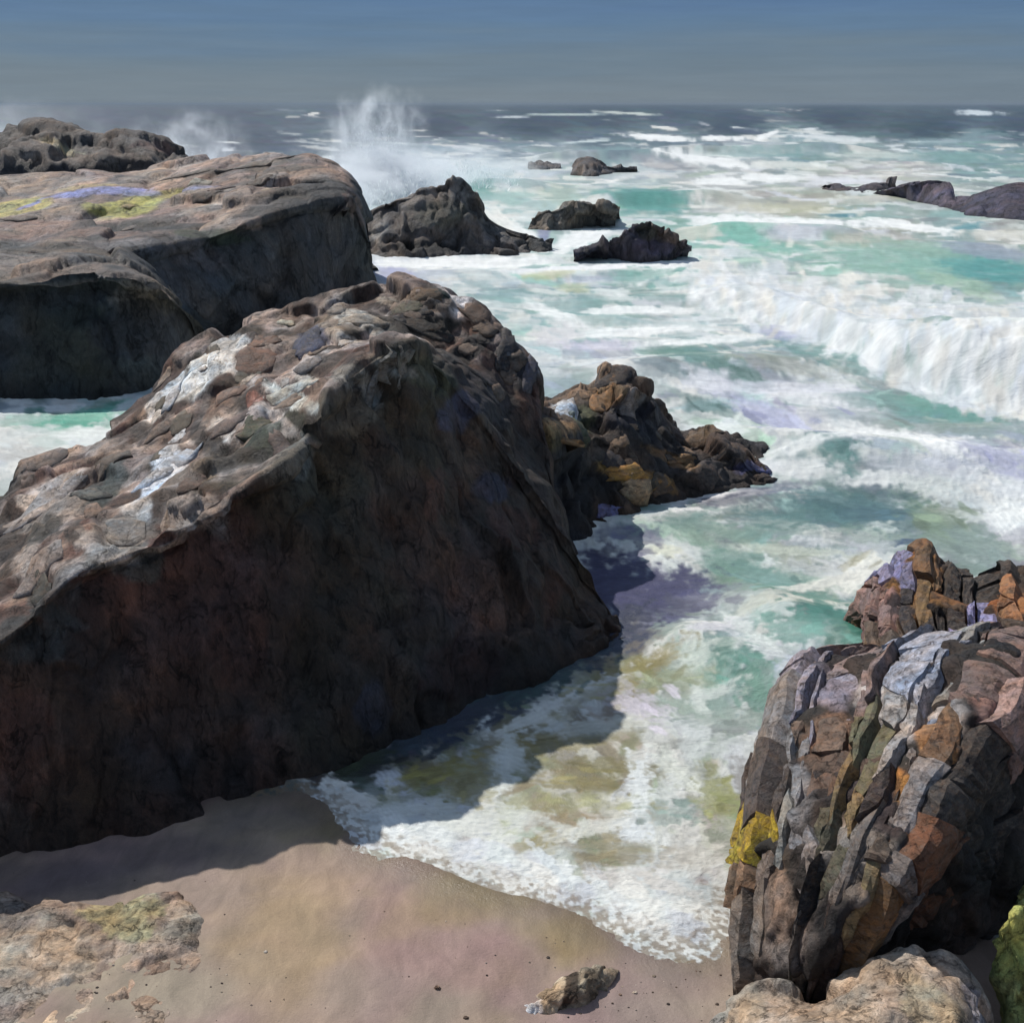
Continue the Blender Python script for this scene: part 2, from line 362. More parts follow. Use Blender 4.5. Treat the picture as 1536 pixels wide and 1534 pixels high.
main_paint = [
    # reddish brown and olive weed stains on the big wet face
    (330, 860, 60, 110, 8, (84, 62, 56), .6), (360, 940, 40, 90, -5, (78, 56, 50), .6), (655, 745, 14, 40, 5, (100, 70, 58), .5), (770, 790, 45, 30, 20, (86, 62, 54), .6),
    (545, 965, 22, 30, 0, (84, 60, 52), .4), (520, 900, 60, 120, 4, (60, 52, 42), .5), (30, 1120, 40, 90, 0, (84, 58, 50), .6), (690, 1000, 60, 45, 0, (58, 38, 38), .5),
    (700, 610, 60, 22, -52, (72, 74, 92), .7), (740, 730, 34, 22, -30, (62, 68, 88), .55), (640, 560, 60, 26, 15, (76, 82, 60), .5), (620, 545, 60, 35, -10, (92, 88, 74), .45),
    (560, 1060, 26, 40, 0, (66, 72, 88), .5), (95, 900, 24, 60, 0, (84, 88, 86), .5), (50, 960, 60, 30, 20, (70, 80, 80), .5), (180, 840, 60, 30, 20, (96, 104, 98), .5),
    (480, 930, 30, 120, 6, (50, 46, 38), .6), (250, 1000, 50, 120, 0, (54, 42, 40), .5), (130, 960, 28, 110, 0, (44, 36, 34), .6),
    (70, 745, 60, 34, 10, (206, 198, 190), .95), (40, 840, 60, 18, 30, (196, 186, 176), .9), (330, 640, 50, 12, 32, (206, 198, 188), .9), (235, 605, 20, 40, -20, (204, 202, 198), .9), (470, 575, 50, 10, 28, (206, 200, 190), .9), (420, 640, 34, 14, 20, (190, 180, 170), .8), (505, 500, 50, 9, 30, (196, 184, 168), .8), (590, 455, 34, 8, 20, (176, 160, 140), .7),
    (150, 735, 26, 70, -35, (62, 62, 58), .8), (300, 655, 80, 12, 35, (60, 54, 50), .85), (215, 650, 40, 16, 35, (84, 76, 70), .8), (110, 800, 50, 12, 35, (58, 54, 50), .8), (60, 900, 80, 16, 32, (76, 78, 76), .8),
    (350, 700, 60, 16, 25, (92, 84, 76), .7), (430, 625, 40, 14, 10, (64, 66, 52), .8), (480, 540, 50, 14, 20, (86, 74, 64), .7), (380, 505, 40, 12, 10, (88, 74, 66), .7), (20, 730, 40, 12, 15, (60, 52, 48), .8),
    (520, 620, 40, 40, 20, (120, 112, 96), .5), (205, 760, 40, 22, 35, (196, 190, 182), .9), (150, 820, 60, 16, 25, (186, 178, 170), .8), (345, 545, 60, 12, 35, (200, 196, 190), .9), (410, 620, 60, 9, 30, (198, 186, 176), .8),
    # lit top, with painted whitish highlights and ledge shade
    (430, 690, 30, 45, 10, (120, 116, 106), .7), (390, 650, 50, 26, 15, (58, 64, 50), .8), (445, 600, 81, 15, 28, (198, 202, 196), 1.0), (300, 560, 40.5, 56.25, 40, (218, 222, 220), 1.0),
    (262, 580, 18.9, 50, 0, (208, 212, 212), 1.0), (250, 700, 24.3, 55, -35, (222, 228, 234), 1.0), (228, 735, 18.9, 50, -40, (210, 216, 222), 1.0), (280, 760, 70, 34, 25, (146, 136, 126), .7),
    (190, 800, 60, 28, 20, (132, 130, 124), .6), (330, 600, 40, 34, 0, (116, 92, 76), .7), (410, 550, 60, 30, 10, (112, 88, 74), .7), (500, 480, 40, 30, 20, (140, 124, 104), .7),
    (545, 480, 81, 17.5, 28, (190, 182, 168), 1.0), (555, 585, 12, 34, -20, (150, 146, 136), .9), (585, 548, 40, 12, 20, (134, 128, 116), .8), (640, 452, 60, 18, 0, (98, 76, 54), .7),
    (655, 440, 26, 8, 0, (40, 56, 50), .9), (630, 492, 70, 14, -8, (40, 38, 34), .9), (700, 530, 70, 16, -50, (44, 42, 40), .9), (690, 500, 90, 10, -46, (120, 100, 88), .5),  # black crest daubs paint crack and ledge shade
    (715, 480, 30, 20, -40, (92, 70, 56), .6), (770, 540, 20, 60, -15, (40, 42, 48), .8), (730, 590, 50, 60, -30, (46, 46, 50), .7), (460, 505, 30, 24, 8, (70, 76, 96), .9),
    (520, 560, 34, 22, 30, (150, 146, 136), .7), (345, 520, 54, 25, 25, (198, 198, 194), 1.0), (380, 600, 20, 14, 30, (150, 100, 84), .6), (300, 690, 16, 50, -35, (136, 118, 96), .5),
    (80, 760, 60, 40, 5, (150, 140, 130), .8), (60, 700, 40, 24, 0, (106, 92, 86), .8), (40, 850, 70, 26, 25, (150, 138, 128), .7), (170, 720, 22, 60, -20, (66, 74, 70), .8),
    (160, 680, 60, 30, 25, (110, 98, 88), .6), (20, 790, 40, 40, 30, (48, 42, 44), .8), (70, 800, 44, 26, 30, (60, 60, 56), .8), (15, 830, 30, 18, 0, (44, 40, 40), .7),
]
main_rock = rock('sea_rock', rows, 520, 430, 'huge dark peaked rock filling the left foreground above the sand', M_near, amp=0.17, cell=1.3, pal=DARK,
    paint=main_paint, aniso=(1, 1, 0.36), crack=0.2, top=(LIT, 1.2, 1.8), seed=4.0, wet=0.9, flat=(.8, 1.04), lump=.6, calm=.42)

# left rocks behind it
def L_rows(base, lip, back, dy=5.0, pw=1.2):
    return face_rows(base, lip, (0.3, 0.6, 0.88), pw) + back + back_rows(back[-1], dy)
b1_ = [PZ(*p) for p in [(-340, 640), (-120, 612), (60, 602), (160, 600), (240, 584), (292, 558), (322, 532)]]
l1_ = [PY(-320, 450, 31.2), PY(-110, 425, 31.8), PY(60, 416, 32.2), PY(150, 408, 32.8), PY(232, 432, 33.2), PY(282, 470, 34.2), PY(305, 508, 35.6)]
k1_ = [PY(-300, 380, 40), PY(-100, 370, 40), PY(60, 365, 40), PY(150, 372, 40), PY(212, 402, 39), PY(258, 450, 38), PY(298, 500, 37.5)]
rock('sea_rock', L_rows(b1_, l1_, [k1_]), 300, 200, 'low rounded charcoal boulder at the left edge above the turquoise inlet', M_far, fine=.3, flat=(.6, .95), amp=0.2, cell=2.4, lump=.6,
    pal=[(66, 66, 65), (58, 62, 58), (72, 70, 64), (56, 60, 66)], top=([(124, 110, 100), (112, 104, 98), (98, 96, 90)], 2.4, 3.2), crack=0.35, wet=0.9,
    paint=[(230, 430, 60, 16, -25, (128, 120, 108), .8), (130, 520, 60, 60, 0, (48, 52, 44), .5), (210, 500, 80, 40, 0, (52, 50, 54), .5)])
b2_ = [PZ(-320, 560), PZ(-100, 560), PZ(50, 558), PZ(150, 550), PZ(215, 532), PZ(300, 512), PZ(400, 492), PZ(480, 472), PZ(532, 452), PZ(566, 438)]
l2_ = [PY(-300, 400, 38), PY(-100, 400, 38), PY(50, 395, 38.5), PY(150, 388, 39), PY(212, 372, 40), PY(300, 352, 42), PY(400, 318, 44), PY(480, 298, 46), PY(528, 305, 47.2), PY(552, 360, 48)]
k2_ = [PY(-300, 330, 50), PY(-100, 320, 50), PY(50, 310, 50), PY(150, 302, 50), PY(212, 298, 50), PY(300, 284, 50), PY(400, 264, 51), PY(480, 254, 51.5), PY(528, 280, 51), PY(551, 335, 50)]
t2_ = [PY(-300, 266, 60), PY(-100, 264, 60), PY(50, 260, 60), PY(150, 257, 60), PY(212, 254, 60), PY(300, 244, 60), PY(392, 232, 58), PY(452, 238, 56), PY(512, 260, 54), PY(549, 322, 52)]
rock('sea_rock', L_rows(b2_, l2_, [k2_, t2_]), 430, 300, 'broad domed rock mass on the left with mauve and ochre lichen on its top', M_far, fine=.25, lump=.4, flat=(.55, .9), amp=0.32, cell=3.6,
    pal=[(68, 65, 64), (60, 62, 60), (74, 68, 64), (56, 58, 66)], crack=0.3, aniso=(1, .8, .7), wet=0.9,
    top=([(156, 136, 124), (138, 116, 108), (172, 158, 142), (122, 112, 106)], 3.0, 3.7),
    paint=[(480, 290, 90, 60, 0, (70, 68, 66), .95), (440, 330, 70, 30, 0, (74, 70, 68), .9), (420, 255, 60, 14, 0, (100, 94, 86), .9), (190, 312, 50, 34, 0, (172, 166, 96), 1), (20, 312, 60, 40, 0, (168, 162, 104), .95), (250, 292, 34, 14, 0, (162, 154, 96), .9), (140, 286, 80, 14, -3, (142, 146, 190), 1),  # dark dome patches paint the shade of its right side
        (45, 308, 10, 22, 8, (124, 130, 178), .9), (290, 282, 40, 8, 0, (140, 142, 170), .7), (215, 290, 30, 9, 0, (146, 150, 178), .7), (310, 294, 34, 12, 0, (74, 66, 60), .95),
        (300, 260, 60, 7, -3, (92, 84, 76), .9), (410, 245, 46, 12, -6, (98, 90, 80), .9), (380, 270, 40, 18, 0, (112, 104, 96), .7), (120, 330, 60, 16, 0, (176, 156, 142), .5),
        (100, 350, 120, 22, 0, (132, 112, 102), .7), (300, 330, 34, 12, 0, (178, 152, 140), .5), (310, 352, 50, 12, 0, (56, 64, 50), .8), (370, 330, 20, 14, 0, (150, 130, 118), .6),
        (290, 385, 50, 20, 0, (94, 84, 80), .6), (530, 300, 12, 30, -20, (112, 92, 84), .6), (440, 300, 60, 30, 0, (66, 64, 62), .5), (130, 280, 60, 8, 0, (166, 158, 118), .6)])
b3_ = [PY(-320, 268, 72), PY(-150, 268, 72), PY(0, 268, 72), PY(60, 268, 72), PY(110, 268, 72), PY(160, 268, 72), PY(230, 268, 72), PY(290, 268, 73), PY(325, 270, 74)]
t3_ = [PY(-320, 205, 80), PY(-150, 200, 80), PY(0, 202, 80), PY(60, 192, 80), PY(110, 196, 80), PY(160, 206, 80), PY(225, 212, 80), PY(282, 236, 79), PY(318, 262, 78)]
m3_ = [a + (b - a) * 0.5 + (0, -1.5, 0.4) for a, b in zip(b3_, t3_)]
rock('sea_rock', [[p - (0, 1, 8) for p in b3_], b3_, m3_, t3_] + back_rows(t3_, 8), 260, 110, 'far jagged grey ridge at the top left under the horizon haze', M_far, amp=0.6, cell=3.2,
    pal=[(92, 84, 78), (76, 70, 68), (108, 98, 88), (62, 58, 58)], crack=0.5, seed=8,
    paint=[(80, 255, 110, 7, 0, (46, 44, 46), .9), (230, 245, 60, 8, -4, (50, 46, 46), .9), (170, 215, 20, 22, 0, (66, 58, 54), .8), (80, 205, 60, 8, 0, (68, 64, 62), .7), (60, 235, 90, 10, 0, (128, 116, 104), .6),  # dark strip at the left foot paints the undercut's shade
        (100, 228, 40, 8, 20, (168, 160, 130), .7), (235, 222, 30, 14, -20, (104, 84, 78), .7)])

def small_rock(label, basepts, toppts, Yt, nu, nv, amp, cell, pal, paint=(), dy=4.0, top=None, seed=0.0, m=None, wet=0.4, pw=1.1):
    b = [PZ(*p) for p in basepts]
    t = [PY(p[0], p[1], Yt if np.isscalar(Yt) else Yt[i]) for i, p in enumerate(toppts)]
    return rock('sea_rock', face_rows(b, t, (0.35, 0.7, 0.92), pw) + back_rows(t, dy), nu, nv, label, m or M_far, amp=amp, cell=cell, pal=pal, paint=paint, top=top, seed=seed, wet=wet, crack=0.45)
GR_ = [(94, 88, 84), (76, 72, 72), (104, 96, 86), (62, 62, 60)]
small_rock('grey domed rock in the surf right of the broad left rock mass', [(505, 374), (565, 386), (612, 388), (650, 388), (684, 386), (712, 384), (738, 384), (772, 384), (830, 376)],
    [(520, 336), (572, 306), (612, 292), (652, 284), (684, 270), (712, 288), (736, 328), (776, 346), (828, 366)], 66, 220, 110, 0.5, 3.0, GR_, seed=2, top=([(112, 106, 98), (94, 90, 86)], 1.5, 2.6),
    paint=[(640, 370, 60, 12, 0, (40, 40, 40), .9), (712, 312, 10, 18, -20, (44, 40, 38), .9), (660, 320, 40, 22, 0, (78, 78, 66), .6), (570, 345, 14, 30, 0, (140, 138, 132), .5), (620, 345, 12, 12, 0, (46, 44, 44), .8)])
small_rock('low ragged reef streaked with foam behind the lilac froth', [(792, 345), (825, 347), (860, 344), (895, 338), (930, 328)], [(798, 328), (828, 316), (862, 308), (900, 308), (928, 318)], 77, 90, 40, 0.5, 2.0,
    [(104, 100, 92), (72, 70, 68), (128, 118, 104)], seed=5, dy=3)
small_rock('wet dark purple rock with a knobbed top in the middle of the surf', [(858, 392), (890, 390), (925, 392), (955, 396), (980, 397), (1005, 392), (1040, 386)],
    [(862, 382), (892, 372), (926, 358), (950, 340), (976, 336), (1004, 352), (1034, 372)], 60, 150, 80, 0.4, 1.7, [(66, 62, 72), (84, 76, 72), (58, 56, 66), (98, 88, 84)], seed=3,
    paint=[(985, 372, 40, 12, 0, (70, 66, 84), .8), (970, 348, 16, 12, 0, (60, 58, 48), .8)])
small_rock('thin flat reef awash far out, left of the block shaped one', [(790, 254), (815, 255), (842, 252)], [(793, 246), (815, 242), (840, 247)], 156, 50, 24, 0.5, 3.0, [(74, 72, 74), (94, 88, 84)], dy=6, seed=6)
small_rock('small block shaped grey rock with a long tail, far out below the whitecaps', [(856, 262), (872, 264), (892, 264), (908, 262), (930, 260), (957, 258)],
    [(860, 252), (868, 240), (890, 237), (907, 243), (926, 250), (955, 252)], 142, 90, 36, 0.4, 3.0, [(88, 82, 80), (72, 70, 72), (104, 96, 90)], dy=6, seed=7)
small_rock('broken low reef in the foam left of the square topped rock', [(1235, 286), (1262, 290), (1290, 291), (1318, 288), (1345, 284)], [(1240, 281), (1265, 276), (1292, 280), (1318, 276), (1342, 280)], 112, 70, 28, 0.35, 3.0,
    [(96, 88, 90), (76, 70, 76), (110, 100, 96)], dy=3, seed=8)
small_rock('long dark violet reef running off the right edge with a square block on top', [(1322, 290), (1360, 300), (1400, 308), (1440, 318), (1480, 327), (1540, 333), (1640, 336)],
    [(1330, 286), (1366, 275), (1418, 273), (1434, 298), (1470, 288), (1530, 274), (1640, 270)], [104, 100, 97, 95, 92, 90, 90], 200, 60, 0.2, 3.2, [(72, 68, 84), (60, 58, 72), (84, 76, 84)], dy=6, seed=9)

# promontory in the middle
b8 = [PZ(*p) for p in [(700, 800), (770, 815), (830, 812), (880, 806), (925, 792), (965, 776), (1005, 757), (1052, 744), (1100, 737), (1140, 730), (1172, 718)]]
s8 = [PY(720, 690, 19.6), PY(775, 668, 20.0), PY(830, 655, 20.8), PY(880, 645, 21.8), PY(925, 640, 22.4), PY(965, 650, 22.9), PY(1000, 668, 23.2), PY(1040, 680, 23.6), PY(1080, 695, 23.8), PY(1125, 712, 23.8), PY(1165, 716, 23.9)]
t8 = [PY(740, 650, 22.0), PY(790, 596, 23.8), PY(835, 590, 24.6), PY(880, 572, 25.0), PY(915, 556, 25.2), PY(955, 566, 25.2), PY(990, 616, 25.2), PY(1022, 650, 25.2), PY(1062, 642, 25.1), PY(1104, 676, 24.9), PY(1160, 712, 24.3)]
rock('sea_rock', face_rows(b8, s8, (0.4, 0.8), 1.2) + [(np.array(s8) + np.array(t8)) / 2 + (0, 0, 0.12), t8] + back_rows(t8, 3.0), 330, 220,
    'brown and black promontory with ochre patches jutting into the sea behind the main peak', M_near, amp=0.27, cell=1.5, lump=1.0, crack=0.4, seed=12, wet=0.4, aniso=(1, 1, .8),
    pal=[(56, 52, 50), (70, 60, 54), (50, 52, 58), (82, 66, 52)], top=([(118, 100, 86), (96, 86, 80), (132, 112, 92), (84, 72, 60)], 1.5, 2.2),
    paint=[(945, 710, 44, 14, 12, (152, 116, 60), .95), (960, 732, 22, 26, -20, (166, 140, 108), .9), (990, 725, 30, 12, 25, (148, 108, 58), .8), (925, 590, 50, 22, 10, (132, 100, 66), .7),
        (850, 610, 24, 34, 20, (190, 198, 202), .85), (830, 640, 60, 12, -5, (160, 128, 90), .8), (870, 625, 30, 26, 0, (74, 78, 52), .7), (815, 660, 40, 20, -10, (112, 104, 72), .6),
        (940, 625, 50, 26, -15, (44, 42, 48), .9), (1010, 690, 60, 10, 20, (140, 108, 70), .6), (1050, 650, 22, 12, -30, (104, 84, 60), .8), (850, 730, 50, 50, 0, (44, 46, 50), .7),
        (935, 560, 30, 12, -5, (58, 54, 54), .8), (955, 590, 18, 20, 0, (140, 128, 118), .7), (765, 650, 40, 18, -10, (150, 132, 104), .7), (1120, 700, 26, 8, -20, (92, 92, 128), .7)])

# slab outcrop on the right
Lb = [PZ(1102, 1470), PZ(1112, 1390), PZ(1120, 1300), PZ(1132, 1225), PZ(1162, 1145), PZ(1200, 1060), PZ(1305, 990)]
Ll = [PZ(1124, 1460, .2), PZ(1128, 1370, .5), PZ(1138, 1270, .85), PZ(1156, 1180, 1.05), PZ(1176, 1090, 1.15), PZ(1212, 1002, 1.15), PZ(1312, 985, .9)]
Lm = [PZ(1170, 1480, .35), PZ(1185, 1400, .8), PZ(1208, 1290, 1.25), PZ(1236, 1190, 1.5), PZ(1268, 1090, 1.65), PZ(1290, 998, 1.6), PZ(1362, 962, 1.45)]
Lc = [PZ(1236, 1490, .4), PZ(1275, 1400, 1.1), PZ(1318, 1300, 1.65), PZ(1378, 1190, 2.0), PZ(1436, 1090, 2.25), PZ(1500, 1000, 2.4), PZ(1560, 950, 2.1)]
Lr = [PZ(1262, 1500, -.3), PZ(1350, 1470, -.3), PZ(1440, 1450, -.3), PZ(1540, 1420, -.3), PZ(1620, 1390, -.3), PZ(1700, 1350, -.3), PZ(1780, 1300, -.3)]
Lq = [a * .55 + b * .45 + (0, 0, .25) for a, b in zip(Lc, Lr)]
Lbb = [p - (0.05, 0, .6) for p in Lb]
def addend(rs):
    """closes the far end of the ridge"""
    out = []
    for r_ in rs:
        r_ = list(r_); e1 = r_[-1] + (r_[-1] - r_[-2]) * .25; e1[2] = r_[-1][2] * .5; e2 = e1 + (0.1, .5, 0); e2[2] = -.5
        f1 = r_[0] + (r_[0] - r_[1]) * .2; f1[2] = -.4
        out.append([f1] + r_ + [e1, e2])
    return out
rowsR = [np.array(r_)[::-1] for r_ in addend([Lbb, Lb, Ll, Lm, Lc, Lq, Lr])]
out_paint = [(1165, 1190, 40, 60, 15, (132, 126, 122), .8), (1350, 1060, 60, 50, 0, (166, 158, 152), .9), (1400, 1110, 26, 50, 10, (148, 106, 66), .9), (1235, 1030, 36, 34, 0, (140, 132, 142), .8),
    (1290, 1290, 50, 60, 10, (140, 128, 116), .8), (1365, 1220, 18, 60, 5, (176, 120, 60), .9), (1150, 1360, 50, 60, 0, (124, 108, 96), .8), (1300, 1180, 30, 60, 12, (60, 48, 46), .8),
    (1500, 1090, 50, 60, -30, (150, 118, 108), .8), (1250, 1120, 50, 40, 0, (120, 92, 72), .7)]
rock('rock_outcrop', rowsR, 240, 260, 'steep outcrop of grey, ochre and rust slabs rising from the water at the lower right', M_out, amp=0.10, cell=0.55, crack=0.9, seed=20, aniso=(1, 1, .6),
    pal=[(44, 38, 36), (58, 48, 42), (40, 36, 36), (52, 48, 42)], top=None, wet=0, paint=out_paint)
c9 = [(1290, 15.2), (1325, 14.8), (1350, 14.4), (1400, 14.1), (1450, 13.9), (1536, 13.6), (1640, 13.4), (1760, 13.2)]
t9 = [PY(1306, 985, 15.0), PY(1318, 895, 15.1), PY(1350, 846, 15.2), PY(1398, 822, 15.0), PY(1432, 862, 14.8), PY(1500, 860, 14.6), PY(1545, 850, 14.4), PY(1760, 840, 14.0)]
l9 = [PY(1308, 1010, 13.9), PY(1314, 965, 13.5), PY(1350, 945, 13.1), PY(1400, 940, 12.9), PY(1450, 945, 12.7), PY(1500, 945, 12.5), PY(1560, 940, 12.3), PY(1780, 935, 12.0)]
f9 = [p + (0, -1.2, -.15) for p in l9]; g9 = [p + (0, -1.6, 0) for p in l9]
for p in g9: p[2] = -.4
rowsB = [g9, f9, l9, t9] + back_rows(t9, 1.4)
rock('rock_outcrop', rowsB, 220, 170, 'rust and black outcrop with a brown peak, behind the slabs at the right edge', M_out,
    amp=0.12, cell=0.7, crack=0.9, seed=25, pal=[(58, 46, 38), (84, 62, 44), (44, 38, 36), (100, 74, 50)],
    paint=[(1345, 855, 18, 26, 0, (128, 124, 160), .9), (1340, 900, 34, 40, 0, (138, 106, 98), .85), (1395, 860, 26, 50, 0, (128, 88, 50), .95), (1390, 930, 26, 70, 0, (122, 88, 46), .9),
        (1450, 880, 60, 26, -8, (40, 36, 32), .9), (1425, 935, 44, 14, 45, (34, 30, 30), .95), (1520, 900, 30, 30, 60, (160, 104, 60), .8), (1455, 950, 24, 10, 20, (140, 136, 180), .9),
        (1440, 975, 40, 16, 0, (150, 116, 100), .8), (1350, 910, 14, 20, 0, (34, 32, 36), .9), (1510, 980, 40, 40, 0, (66, 52, 42), .8), (1350, 970, 40, 20, 0, (92, 74, 60), .7)])

# ledges low in the picture
def pz(l): return [PZ(*p) for p in l]
fl = [pz([(-200, 1390, -.1), (-20, 1360, -.1), (70, 1368, -.1), (150, 1375, -.1), (210, 1356, -.1), (285, 1358, -.1), (330, 1420, -.1), (352, 1500, -.1)]),
      pz([(-200, 1390, 0.16), (-20, 1345, 0.22), (70, 1352, 0.22), (150, 1366, 0.22), (215, 1345, 0.24), (278, 1352, 0.22), (318, 1420, 0.18), (338, 1500, 0.16)]),
      pz([(-200, 1470, 0.26), (-20, 1430, 0.26), (60, 1430, 0.26), (130, 1440, 0.25), (180, 1440, 0.26), (230, 1450, 0.26), (270, 1490, 0.22), (300, 1540, 0.21)]),
      pz([(-200, 1600, 0.29), (-20, 1600, 0.31), (60, 1600, 0.31), (130, 1600, 0.31), (180, 1600, 0.31), (230, 1600, 0.29), (260, 1600, 0.26), (290, 1620, 0.21)]),
      pz([(-200, 1800, .2), (-20, 1800, .2), (60, 1800, .2), (130, 1800, .2), (180, 1800, .2), (230, 1800, .2), (260, 1800, .1), (290, 1800, 0)])]
PALE = [(156, 138, 120), (148, 130, 114), (158, 142, 120), (142, 124, 112)]
rock('flat_rock', [[q + (0, 0, 0) for q in r_] for r_ in fl[::-1]], 220, 160, 'flat greyish olive ledge at the bottom left corner on the sand', M_out, amp=0.05, cell=0.5, crack=.3, seed=30, lump=.9,
    pal=PALE, paint=[(190, 1372, 60, 18, 6, (158, 150, 112), .8), (60, 1440, 90, 30, 10, (164, 150, 130), .6), (20, 1380, 40, 30, 0, (112, 104, 98), 0.31), (300, 1400, 40, 10, -60, (110, 98, 88), 0.31)])
fr = [pz([(1030, 1640, -.1), (1060, 1560, -.1), (1120, 1530, -.1), (1215, 1540, -.1), (1300, 1530, -.1), (1380, 1520, -.1), (1450, 1530, -.1), (1500, 1600, -.1), (1510, 1660, -.1)]),
      pz([(1045, 1560, .25), (1075, 1512, .35), (1140, 1470, .5), (1225, 1492, .6), (1315, 1440, .85), (1390, 1424, .9), (1442, 1440, .85), (1482, 1520, .7), (1495, 1600, .6)]),
      pz([(1060, 1600, .4), (1110, 1540, .5), (1170, 1500, .65), (1240, 1510, .8), (1320, 1470, .98), (1385, 1460, 1.0), (1430, 1480, .95), (1455, 1550, .8), (1470, 1640, .7)]),
      pz([(1060, 1700, .5), (1110, 1650, .6), (1170, 1620, .8), (1240, 1610, .95), (1320, 1590, 1.05), (1380, 1590, 1.05), (1425, 1600, 1.0), (1450, 1640, .8), (1465, 1700, .7)]),
      pz([(1060, 2000, .2), (1110, 2000, .2), (1170, 2000, .2), (1240, 2000, .2), (1320, 2000, .2), (1380, 2000, .2), (1420, 2000, .2), (1445, 2000, .2), (1460, 2000, .1)])]
rock('flat_rock', fr[::-1], 220, 140, 'pale cracked ledge under the foot of the slab outcrop at the bottom right', M_out, amp=0.07, cell=0.6, crack=.3, seed=34, lump=.8, pal=[(156, 142, 126), (146, 132, 114), (162, 150, 138), (134, 118, 104)],
    paint=[(1100, 1500, 50, 40, 20, (142, 134, 118), .6), (1400, 1520, 50, 30, 10, (140, 128, 100), .6), (1470, 1520, 26, 30, 0, (132, 132, 142), .6)])
gb = [pz([(1480, 1590), (1500, 1600), (1560, 1610), (1640, 1600)]), pz([(1484, 1480, .5), (1507, 1480, .7), (1560, 1485, .75), (1640, 1480, .7)]),
      pz([(1492, 1425, 1.0), (1515, 1385, 1.25), (1565, 1365, 1.3), (1640, 1380, 1.2)]), pz([(1512, 1385, 1.1), (1540, 1352, 1.2), (1590, 1340, 1.2), (1640, 1360, 1.1)]), pz([(1530, 1350, -.1), (1560, 1335, -.1), (1600, 1335, -.1), (1640, 1350, -.1)])]
rock('boulder', gb, 90, 90, 'round boulder coated in yellow green weed at the right edge', M_out, amp=0.09, cell=0.35, seed=41, lump=1, pal=[(158, 164, 92), (198, 196, 118), (160, 166, 110)], cat='boulder', crack=.4)
st = [pz([(778, 1545), (820, 1545), (870, 1530), (905, 1500)]), pz([(775, 1515, .08), (815, 1500, .2), (865, 1490, .25), (915, 1480, .08)]),
      pz([(788, 1505, .08), (830, 1478, .2), (880, 1455, .24), (928, 1455, .08)]), pz([(800, 1500), (838, 1470), (886, 1446), (926, 1450)])]
rock('boulder', st, 90, 60, 'small pale jagged stone with a dark cleft lying on the sand, bottom centre', M_out, amp=0.03, cell=0.22, fine=.3, lump=.5, seed=44, pal=[(176, 164, 142), (150, 136, 116), (120, 104, 84)], cat='stone', crack=1.4,
    paint=[(858, 1480, 9, 40, 25, (56, 44, 34), .95), (800, 1512, 16, 12, 0, (196, 196, 196), .8)])

# ------------------------------------------------------------------ slabs and blocks lying in the rocks: parts of their rock
def slab_mesh(k, sides, jag):
    r_ = random.Random(100 + k); n = sides
    cor = [(x * (1 - r_.uniform(0, jag)), y * (1 - r_.uniform(0, jag))) for x, y in ((-.5, -.5), (.5, -.5), (.5, .5), (-.5, .5))]
    ring = []
    for i in range(4):
        a, b = cor[i], cor[(i + 1) % 4]; ring.append(a); sp_ = r_.uniform(.3, .7); k_ = r_.uniform(-.04, .06)
        if n > 6 or i % 2: ring.append((a[0] + (b[0] - a[0]) * sp_ + (b[1] - a[1]) * k_, a[1] + (b[1] - a[1]) * sp_ - (b[0] - a[0]) * k_))
    n = len(ring)
    tilt = (r_.uniform(-.3, .3), r_.uniform(-.3, .3))
    V = [(x * 1.06, y * 1.06, -.8) for x, y in ring]
    V += [(x, y, .28 + x * tilt[0] + y * tilt[1]) for x, y in ring]
    V += [(x * r_.uniform(.78, .9), y * r_.uniform(.78, .9), .5 + x * tilt[0] + y * tilt[1] + r_.uniform(-.07, .07)) for x, y in ring]
    V.append((r_.uniform(-.08, .08), r_.uniform(-.08, .08), .5 + r_.uniform(-.06, .1)))
    Fc = []
    for i in range(n):
        j = (i + 1) % n
        Fc += [(i, j, n + j, n + i), (n + i, n + j, 2 * n + j, 2 * n + i), (2 * n + i, 2 * n + j, 3 * n)]
    me = bpy.data.meshes.new('slab'); me.from_pydata(V, [], Fc); me.update(); return me
SL = {}; FACE = {}
def slab_lib(m):
    if m.name not in SL:
        SL[m.name] = [slab_mesh(k, 6 + k % 4, .22) for k in range(12)]
        for s_ in SL[m.name]: s_.materials.append(m)
    return SL[m.name]
